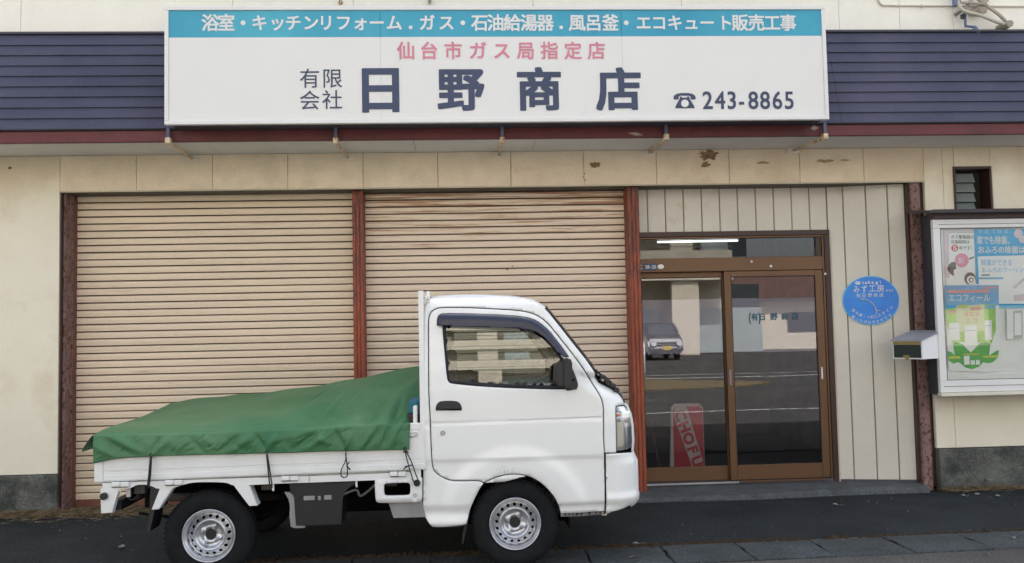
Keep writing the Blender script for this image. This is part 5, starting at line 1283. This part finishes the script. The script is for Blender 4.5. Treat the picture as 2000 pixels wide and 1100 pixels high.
# cab guard frame: posts, rails and mesh behind the cab
gp = XF+.0
def gpost(y, dx=0, top=568): 
    x0 = P2(818.5, 700)[0]+dx; bm = bmesh.new(); bx(bm, x0, x0+.032, y, y+.035, .60, P2(820, top)[1], .004); ob('guard_post', bm, M_white)
gpost(TY+.004); gpost(TY+TW-.04)
bm = bmesh.new(); x0 = P2(832, 570)[0]; bx(bm, x0, x0+.020, TY+.075, TY+.10, 1.60, P2(832, 569, TY+.08)[1], .003); bx(bm, P2(829, 600)[0], x0+.018, TY+.04, TY+.10, P2(830, 584)[1], P2(830, 577)[1], .003); ob('guard_bracket', bm, M_white)
box('guard_rail', P2(818.5, 700)[0]+.004, P2(818.5, 700)[0]+.03, TY+.04, TY+TW-.041, P2(820, 592)[1], P2(820, 580)[1], M_white, TR, .003)
box('guard_rail', P2(818.5, 700)[0]+.004, P2(818.5, 700)[0]+.03, TY+.04, TY+TW-.041, 1.22, 1.25, M_white, TR, .003)
box('cab_rear_wall', P2(829, 700)[0], P2(833, 700)[0], TY+.05, TY+TW-.05, .62, 1.56, M_white, TR)
# ---------------- under the bed
box('chassis_rail', XRr+.08, XF+.3, TY+.36, TY+.42, .44, .53, M_undr, TR); box('chassis_rail', XRr+.08, XF+.3, TY+TW-.42, TY+TW-.36, .44, .53, M_undr, TR)
for xx in (-2.0, -1.25, -.95, -.5): box('cross_member', xx, xx+.06, TY+.04, TY+TW-.04, .50, .58, M_undb, TR)
tubeo('rear_axle', [(RC[0], TY+.16, RC[1]), (RC[0], TY+TW-.16, RC[1])], .045, M_undr, TR, 12)
bm = bmesh.new(); bmesh.ops.create_icosphere(bm, subdivisions=2, radius=.13, matrix=Matrix.Translation((RC[0], TY+TW/2, RC[1]))); ob('differential', bm, M_undr)
for y in (TY+.30, TY+TW-.35):
    bm = bmesh.new()
    for q in range(4): tube(bm, [(RC[0]-.5+q*.09, y, RC[1]+.10-q*.012), (RC[0], y, RC[1]+.02-q*.014), (RC[0]+.5-q*.09, y, RC[1]+.10-q*.012)], .010, 4)
    ob('leaf_spring', bm, M_undr)
# battery box with grey bracket
bx0, bx1 = P2(575, 950)[0], P2(664, 950)[0]
bm = bmesh.new(); prism('x', [P2(563, 947), P2(700, 942), P2(672, 960), P2(667, 975), P2(666, 1026), P2(577, 1029), P2(575, 970), P2(566, 962)], TY+.02, TY+.24, None, bm=bm, bev=.004); bb = ob('battery_box', bm, M_batt)
for (a, b, c, d) in ((592, 970, 614, 978), (620, 970, 626, 978), (632, 968.5, 647, 977)):
    X0_, Zt_ = P2(a, b); X1_, Zb_ = P2(c, d); box('vent_slot', X0_, X1_, TY+.012, TY+.0192, Zb_, Zt_, MATS['tap_silver_print'] if 0 else M_grey, bb, .003)
strut('bracket', [(553, 963), (566, 964), (573, 972), (576, 1028), (594, 1030), (594, 1033), (573, 1034), (566, 1031), (563, 1005), (566, 990), (560, 972)], TY+.025, TY+.06, .002, M_grey)
tubeo('brake_pipe', smoothpath([P3 for P3 in [(P2(665, 972)[0], TY+.10, P2(665, 972)[1]), (P2(690, 965)[0], TY+.14, P2(690, 965)[1]), (P2(700, 978)[0], TY+.16, P2(700, 978)[1]), (P2(735, 950)[0], TY+.2, P2(735, 950)[1])]]), .008, M_grey, TR)
box('fuel_tank', -1.0, -.32, TY+.48, TY+1.0, .26, .50, M_undr, TR, .03); box('floor_plate', P2(505, 950)[0], P2(566, 950)[0], TY+.10, TY+.50, .55, .60, M_undb, TR)
# rear lamp cluster, mudflap, hoses
rl = box('rear_lamp', P2(262, 950)[0], P2(300, 950)[0], TY+.16, TY+.26, P2(280, 1003)[1], P2(280, 958)[1], M_undr, TR, .01)
bm = bmesh.new(); prism('x', [P2(288, 950), P2(310, 955), P2(296, 1000), P2(287, 1042), P2(280, 1040), P2(286, 1000)], TY+.05, TY+.22, None, bm=bm); ob('mudflap', bm, M_blk)
bm = bmesh.new(); prism('x', [P2(914, 1005), P2(919, 1003), P2(912, 1030), P2(905, 1064), P2(902, 1066), P2(906, 1030)], TY+.03, TY+.20, None, bm=bm); ob('mudflap', bm, M_blk)
tubeo('cable', smoothpath([(P2(236, 972)[0], TY+.1, P2(236, 972)[1]), (P2(242, 983)[0], TY+.1, P2(242, 983)[1]), (P2(252, 978)[0], TY+.12, P2(252, 978)[1]), (P2(265, 960)[0], TY+.12, P2(265, 960)[1])]), .005, M_blk, TR)
tubeo('cable', smoothpath([(P2(255, 960)[0], TY+.1, P2(255, 960)[1]), (P2(262, 975)[0], TY+.1, P2(262, 975)[1]), (P2(245, 985)[0], TY+.12, P2(245, 985)[1])]), .004, M_blk, TR)
box('rear_bumper_beam', XRr+.08, XRr+.13, TY+.08, TY+TW-.08, .40, .46, M_blk, TR)
box('plate_holder', P2(226, 960)[0]+.03, P2(226, 960)[0]+.055, TY+.08, TY+.09, P2(230, 976)[1], P2(230, 958)[1], M_white2, TR)
tubeo('exhaust_pipe', [(-1.3, TY+.9, .30), (-2.1, TY+.9, .32)], .03, M_undb, TR)

# ================================================================== TARP over the load
tg = thing('green_tarp', (-1.2, TY+TW/2, .9), 'green vinyl tarp stretched over the truck bed, rising to the cab', 'tarpaulin')
def lerp_tab(T, x):
    if x <= T[0][0]: return T[0][1]
    for (a, b), (c, d) in zip(T, T[1:]):
        if x <= c: return b+(d-b)*(x-a)/(c-a)
    return T[-1][1]
HEM = [(183, 905), (198, 901), (215, 897), (232, 895), (250, 893.2), (296, 891), (330, 889.5), (400, 887.5), (460, 886.5), (520, 884.5), (560, 884), (600, 882.5), (640, 881), (677, 880.5), (740, 878.8), (792, 878), (797, 878)]
FOLD = [(183, 850), (250, 849), (330, 847.5), (400, 846), (500, 842), (600, 837), (700, 831), (760, 828), (800, 826.5)]
RIDGE = [(183, 852), (350, 785), (400, 778.5), (500, 768.5), (600, 757.5), (700, 738.5), (760, 725), (818, 712)]
YR = TY+TW-.02
FAR = TY+TW
yA, yB = TY+.62, TY+1.10        # crest of the load
def tarp_pt(px_, s):
    """px_: where along the bed (traced column), s: 0 hem, 1 gate top, 1..2 up to the crest, 2..3 down to the far gate, 4 far hem"""
    fz = lambda: None
    xh, zh = P2(px_, lerp_tab(HEM, px_), TY-.02); xf, zf = P2(px_, lerp_tab(FOLD, px_), TY-.004)
    t = (px_-183)/(800-183)
    # load height above the gate: zero at the tail, steep towards the cab
    hl = lerp_tab([(0, .078), (.06, .095), (.17, .122), (.37, .150), (.57, .185), (.77, .232), (.9, .275), (1.0, .325)], t)
    lean = .055*max(0, (t-.86)/.14)**1.5          # the front edge leans towards the cab as it rises
    yA = TY+1.40*(1-t)**1.5+.95*(1-(1-t)**1.5)
    if s <= 1:
        y = TY-.022+.018*s; x = xh+(xf-xh)*s; z = zh+(zf-zh)*s
        return Vector((x, y, z))
    if s <= 2:
        v = s-1; y = TY-.004+(yA-TY+.004)*v; vk = max(.12, min(.97, (t-.50)/.5*.97)); hk = .22+.75*vk**.85; gA = hk*v/vk; gB = hk+(1-hk)*(v-vk)/(1-vk); z = zf+hl*(-math.log(math.exp(-22*gA)+math.exp(-22*gB))/22 if True else 0)+(.10*hl*t-.02*(1-t))*math.sin(v*math.pi); x = xf+lean*v+.048*max(0, (t-.9)/.1)**1.5*math.sin(math.pi*v)**.7
        return Vector((x, y, z))
    if s <= 3:
        v = s-2; y = yA+(FAR-.0-yA)*v; z = zf+hl*(1-v**1.3 if t > .5 else 1-v); x = xf+lean*(1-v)
        return Vector((x, y, z))
    v = s-3; return Vector((xf, FAR+.02*v, zf-.16*v))
rnd = random.Random(3)
# folds: (px0,s0)-(px1,s1), half width (px), height (m, + outwards)
FO = []
for (a, b, c, d, w, h) in (
    (800, 1.00, 818, 1.95, 6, .010), (770, 1.0, 812, 1.9, 6, -.008), (735, 1.0, 806, 1.8, 7, .010), (700, 1.0, 800, 1.72, 7, -.006), (660, .95, 796, 1.62, 9, .009), (600, 1.0, 790, 1.5, 9, -.005), (540, .6, 700, 1.25, 10, .007),
    (745, .1, 770, 1.25, 5, -.012), (762, .1, 790, 1.3, 6, .010), (722, .25, 745, .95, 7, -.010), (700, .0, 730, .8, 6, .010), (690, .9, 676, .1, 6, .008), (655, .9, 672, .1, 6, -.010), (600, .15, 650, .85, 8, .011), (575, .15, 622, .85, 7, -.012), (545, .9, 523, .12, 7, .010), (500, .85, 519, .12, 6, -.008),
    (450, .1, 500, .9, 8, .011), (430, .15, 472, .85, 7, -.011), (395, .9, 430, .2, 9, .010), (370, .85, 400, .1, 8, -.010), (340, .9, 300, .1, 8, .009), (318, .9, 296, .15, 6, -.009), (225, .9, 285, .15, 8, .010), (200, .85, 262, .1, 8, -.010), (190, .6, 230, .05, 7, .008), (352, .3, 372, .8, 6, .008), (470, .25, 445, .7, 6, -.006), (640, .3, 620, .65, 6, .006)):
    FO.append((a, b*55, c, d*55, w, h))
for _ in range(70):                  # small sharp creases of the skirt
    a_ = rnd.uniform(190, 795); b_ = rnd.uniform(.05, .75); an = rnd.choice((-1, 1))*rnd.uniform(.4, 1.2); L_ = rnd.uniform(10, 26)
    FO.append((a_, b_*55, a_+L_*math.cos(an), b_*55+abs(L_*math.sin(an)), rnd.uniform(1.8, 3.4), rnd.uniform(-.0045, .0045)))
for _ in range(26):                  # and of the stretched top near the cab
    a_ = rnd.uniform(560, 790); b_ = rnd.uniform(1.0, 1.5); L_ = rnd.uniform(25, 60)
    FO.append((a_, b_*55, a_+L_*.75, b_*55+L_*.55, rnd.uniform(2.2, 4), rnd.uniform(-.0022, .0026)))
def fold_disp(px_, s):
    q = Vector((px_, s*55)); tot = 0
    for a, b, c, d, w, h in FO:
        if px_ < min(a, c)-w*3 or px_ > max(a, c)+w*3: continue
        A, Bq = Vector((a, b)), Vector((c, d)); L = (Bq-A); u = max(0, min(1, (q-A).dot(L)/L.length_squared)); dd_ = (q-A-L*u).length
        if dd_ < w*3: tot += h*(2.4 if s > 1.05 else 1.2)*math.exp(-(dd_/w)**2)*(math.sin(math.pi*(.12+.8*u)))
    return tot
NU = 400; SV = [i/26 for i in range(26)]+[1+i/40 for i in range(40)]+[2+i/8 for i in range(8)]+[3, 3.5, 4]
grid = []
for i in range(NU+1):
    px_ = 183+(800-183)*i/NU; grid.append([])
    for s in SV:
        p = tarp_pt(px_, s)
        if 0 < i:
            d = fold_disp(px_, s)*(1 if s < 2 else .2)
            wob = .0035*math.sin(px_*.13+s*2.3)*math.sin(s*math.pi)**2 if s < 1 else .004*math.sin(px_*.05+s*4)*min(1, (s-1)*3)*(1 if s < 3 else 0)
            if s < 1: p += Vector((0, -(d+wob)*1.2-.008*math.sin(math.pi*s)-.006, 0)); p.y = min(p.y, TY-.009)
            elif s < 3: p += Vector((0, -d*.5, d+wob))
        p.z -= .004*sm(.97, 1.03, s)*0
        grid[-1].append(p)
# tail skirt: three more columns hanging behind the tail gate
tail = []
for kq, (dx, dz) in enumerate(((-.016, -.014), (-.036, -.055), (-.052, -.09), (-.060, -.115))):
    row_ = []
    for s, p0 in zip(SV, grid[0]):
        if s < 1: row_.append(None)
        else: 
            f = max(0, 1-(s-1)*3.5); wv = .006*math.sin(s*9+kq)
            row_.append(Vector((p0.x+dx*(.6+.45*f)+wv, p0.y, p0.z+dz*(1.1-.25*f))))
    tail.append(row_)
bm = bmesh.new(); rows = [r for r in tail[::-1]]+grid
vm = [[bm.verts.new(p) if p is not None else None for p in r] for r in rows]
for A, Bq in zip(vm, vm[1:]):
    for j in range(len(SV)-1):
        q = (A[j], Bq[j], Bq[j+1], A[j+1])
        if all(v is not None for v in q): bm.faces.new(q).smooth = True
# close the side of the tail flap back to the corner
me_t = from_bm('tarp_sheet', bm, M_tarp, tg, True)
md = me_t.modifiers.new('thickness', 'SOLIDIFY'); md.thickness = .0025; md.offset = 1
# hem bead
tubeo('hem', [tarp_pt(px_, 0)+Vector((0, -.002, 0)) for px_ in range(184, 799, 12)], .0022, mat('dark_green_hem', (.008, .06, .03), .6), tg, 6)
EY = [(295.5, 889), (521.5, 881.5), (676.5, 878), (791, 876.5)]
for (px_, py_) in EY:
    X, Z = P2(px_, py_, TY-.03); bm = bmesh.new(); tube(bm, [(X+.0085*math.cos(q*math.pi/8), TY-.032, Z+.0085*math.sin(q*math.pi/8)) for q in range(17)], .0032, 6, False); disc(bm, (X, TY-.030, Z), .006, 12, th=.003); ob('eyelet', bm, M_cord, tg)
# teal load and its dark ends peeping out behind the tarp front edge
tl = box('load_bundle', P2(806, 790)[0]-.03, P2(816, 790)[0], TY+.10, TY+.5, P2(810, 812)[1], P2(810, 785)[1], M_teal, None, .01); tag(tl, 'teal plastic bundle peeping out between the tarp and the cab', 'bundle')
tl = box('load_box', P2(803, 815)[0]-.05, P2(816, 815)[0], TY+.09, TY+.6, P2(810, 825)[1]-.1, P2(810, 812)[1]-.002, mat('dark_maroon', (.06, .01, .02), .6), None, .006); tag(tl, 'dark maroon box under the teal bundle beside the cab', 'box')
# rubber straps
def strap(lab, segs, r=.0042):
    o = thing('rubber_strap', (P2(*segs[0][0])[0], TY-.03, .7), lab, 'strap', 'black rubber straps tying down the tarp')
    for sgm in segs:
        pts = [(P2(*p, TY-.03)[0], TY-.034-.004*i_, P2(*p, TY-.03)[1]) for i_, p in enumerate(sgm)]
        tubeo('cord', smoothpath(pts, 5), r, M_cord, o, 6)
    return o
strap('black rubber strap nearest the tail, hanging straight down from the tarp hem', [[(294.5, 892), (292.5, 920), (289.5, 950)], [(296, 892), (294.5, 930), (291.5, 953)]], .005)
strap('black rubber strap hooked down beside the dark battery box', [[(521, 886), (524, 915), (527.5, 946)], [(522, 886), (527, 915), (532, 946), (532.5, 952)]])
strap('short looped black rubber strap hanging free with a knot', [[(676, 882), (675, 900), (668, 915), (666.5, 926), (670, 931), (676, 931), (680, 925), (679, 905), (676.5, 884)], [(683, 902), (678.5, 909), (684, 917)], [(677, 910), (685, 917)]], .0036)
strap('crossed black rubber strap looped over the round knob near the cab', [[(791, 881), (799, 912), (809, 943), (814, 949)], [(793, 882), (803, 900), (812, 925), (819, 941)], [(788, 917), (792, 913), (800, 909), (807, 908)], [(791, 911), (799, 910)], [(788, 884), (792, 880), (798, 884)]], .0036)

# ================================================================== STREET BEHIND THE CAMERA (seen mirrored in the glass)
def stripe(name, x0, x1, y0, y1, lab=None, m=None):
    xs_ = sorted({x0, x1}|{x for x in xs if x0 < x < x1}); n = len(xs_)
    V = [(x, y, gz(x, y)+.005) for y in (y0, y1) for x in xs_]
    o = mesh(name, V, [(i, i+1, n+i+1, n+i) for i in range(n-1)], m or M_line); o['kind'] = 'structure'; return o
M_line = mat('worn_road_line', (.55, .55, .53), .8, col2=(.10, .10, .10), thr=.55, tscale=6)
stripe('road_marking', -25, 30, -6.25, -6.10); stripe('road_marking', -25, 30, -15.5, -15.2); stripe('road_marking', -25, 30, -17.0, -16.8)
vs = [(-30, -14.6), (5.0, -14.6), (7.4, -12.8), (6.2, -11.4), (3, -11.0), (-30, -11.0)]
gr = mesh('dry_verge', [(x, y, gz(x, y)+.03) for x, y in vs]+[(x, y, gz(x, y)-.05) for x, y in vs], [tuple(range(6))]+[(i, (i+1) % 6, (i+1) % 6+6, i+6) for i in range(6)], mat('dry_grass_verge', (.20, .15, .08), 1, var=.4, scale=3, bump=1, bscale=40)); gr['kind'] = 'structure'
AB = thing('apartment_building', (-8, -34, 0), 'beige apartment block with long balconies across the street, seen in the window reflections', 'building')
M_apt = mat('beige_apartment_render', (.74, .66, .52), .85, var=.08); M_apd = mat('shaded_window_glass', (.05, .06, .07), .15); M_apg = mat('grey_green_balcony_screen', (.36, .42, .40), .6)
box('wall', -42, 13, -44, -35.2, -.1, 14.2, M_apt, AB); box('roof_slab', -42.3, 13.3, -44.3, -33.4, 14.205, 14.5, M_apt, AB)
for f in range(1, 4):
    z = f*3.2+.8
    box('balcony_floor', -42, 13, -35.195, -33.6, z-.25, z, M_apt, AB); box('balcony_parapet', -42, 13, -33.595, -33.45, z-.35, z+1.1, M_apt, AB); box('handrail', -42, 13, -33.56, -33.5, z+1.25, z+1.3, M_grey, AB)
    for i in range(11):
        x = -40+i*5; box('partition', x, x+1.1, -35.195, -33.7, z+.001, z+2.85, M_apt, AB); box('window', x+.9, x+2.6, -35.25, -35.201, z+.2, z+2.2, M_apd, AB); box('window', x+3.1, x+4.3, -35.25, -35.201, z+.9, z+2.2, M_apd, AB); box('balcony_screen', x+1.5, x+2.9, -34.1, -33.8, z+.001, z+2.3, M_apg, AB)
for i in range(11):
    x = -40+i*5; box('column', x, x+1.3, -34.2, -33.6, -.1, 3.7, M_apt, AB); box('shop_window', x+1.5, x+4.8, -35.25, -35.201, .1, 3.5, M_apd, AB); box('shop_shutter', x+1.5, x+4.8, -35.0, -34.9, .1, 2.3, M_apg, AB)
HO = thing('low_house', (20, -40, 0), 'low brown roofed house beyond the car park, mirrored in the right door glass', 'house')
box('wall', 15, 29, -46, -40, -.1, 2.9, M_apt, HO); hexa('roof', [(14.5, -39.4, 2.9), (29.5, -39.4, 2.9), (29.5, -43, 4.6), (14.5, -43, 4.6), (14.5, -46.6, 2.85), (29.5, -46.6, 2.85), (29.5, -43.05, 4.55), (14.5, -43.05, 4.55)], mat('brown_roof_tiles', (.13, .07, .055), .7), HO); box('window', 18, 20, -39.99, -39.95, 1, 2.1, M_apd, HO); box('window', 23, 26, -39.99, -39.95, .4, 2.1, M_apd, HO)
CR = thing('parked_car', (6.4, -21, 0), 'small black car with a yellow plate parked across the street, seen in the door glass', 'car')
M_bcar = mat('black_car_paint', (.012, .012, .016), .25, coat=.6)
cp = [(-23.6, .35), (-23.5, 1.0), (-23.2, 1.45), (-22.4, 1.62), (-21.4, 1.58), (-20.9, 1.05), (-20.3, .9), (-20.15, .6), (-20.2, .3)]
bm = bmesh.new(); A = [bm.verts.new((5.65, y, z)) for y, z in cp]; A2 = [bm.verts.new((7.1, y, z)) for y, z in cp]; bm.faces.new(A); bm.faces.new(A2[::-1])
for i in range(len(cp)): bm.faces.new((A[i], A2[i], A2[(i+1) % len(cp)], A[(i+1) % len(cp)]))
bmesh.ops.bevel(bm, geom=list(bm.edges), offset=.08, segments=2, affect='EDGES', clamp_overlap=True); from_bm('body', bm, M_bcar, CR)
hexa('windscreen', [(5.8, -20.90, 1.08), (6.95, -20.90, 1.08), (6.85, -21.33, 1.53), (5.9, -21.33, 1.53), (5.8, -20.95, 1.06), (6.95, -20.95, 1.06), (6.85, -21.38, 1.51), (5.9, -21.38, 1.51)], M_apd, CR)
for x in (5.85, 6.9): bm = bmesh.new(); disc(bm, (x, -20.17, .72), .11, 16, th=.06); from_bm('headlight', bm, M_wlet, CR)
box('bumper_trim', 5.8, 6.95, -20.17, -20.1, .82, .87, M_alu, CR); box('number_plate', 6.22, 6.55, -20.16, -20.12, .45, .62, mat('yellow_plate', (.75, .55, .03), .5), CR)
for x in (5.72, 6.88):
    for y in (-20.9, -22.9): bm = bmesh.new(); bmesh.ops.create_cone(bm, cap_ends=True, segments=20, radius1=.28, radius2=.28, depth=.16, matrix=Matrix.Translation((x+.08, y, .27)) @ Matrix.Rotation(math.pi/2, 4, 'Y')); from_bm('wheel', bm, M_tyre, CR)
CR.location = (8.3, -28.5, 0)
pol = thing('guide_post', (4.7, -14.9, 0), 'white roadside post standing on the verge across the road', 'post'); tubeo('pole', [(4.7, -14.9, -.05), (4.7, -14.9, 1.0)], .05, M_wlet, pol); tubeo('cap', [(4.7, -14.9, 1.0), (4.7, -14.9, 1.05)], .055, M_alu, pol)
PW = thing('utility_wires', (0, -18, 7), 'three sagging overhead wires across the street, seen in the glass', 'wires')
for i, (ya, za, yb, zb_) in enumerate(((-17, 5.2, -19, 7.6), (-17.5, 5.6, -19.5, 8.3), (-17, 6.2, -18, 9.2))): tubeo('wire', smoothpath([(-40, ya, za+2), (-5, ya, za), (20, (ya+yb)/2, za+.6), (60, yb, zb_+3)]), .03, M_blk, PW, 5)
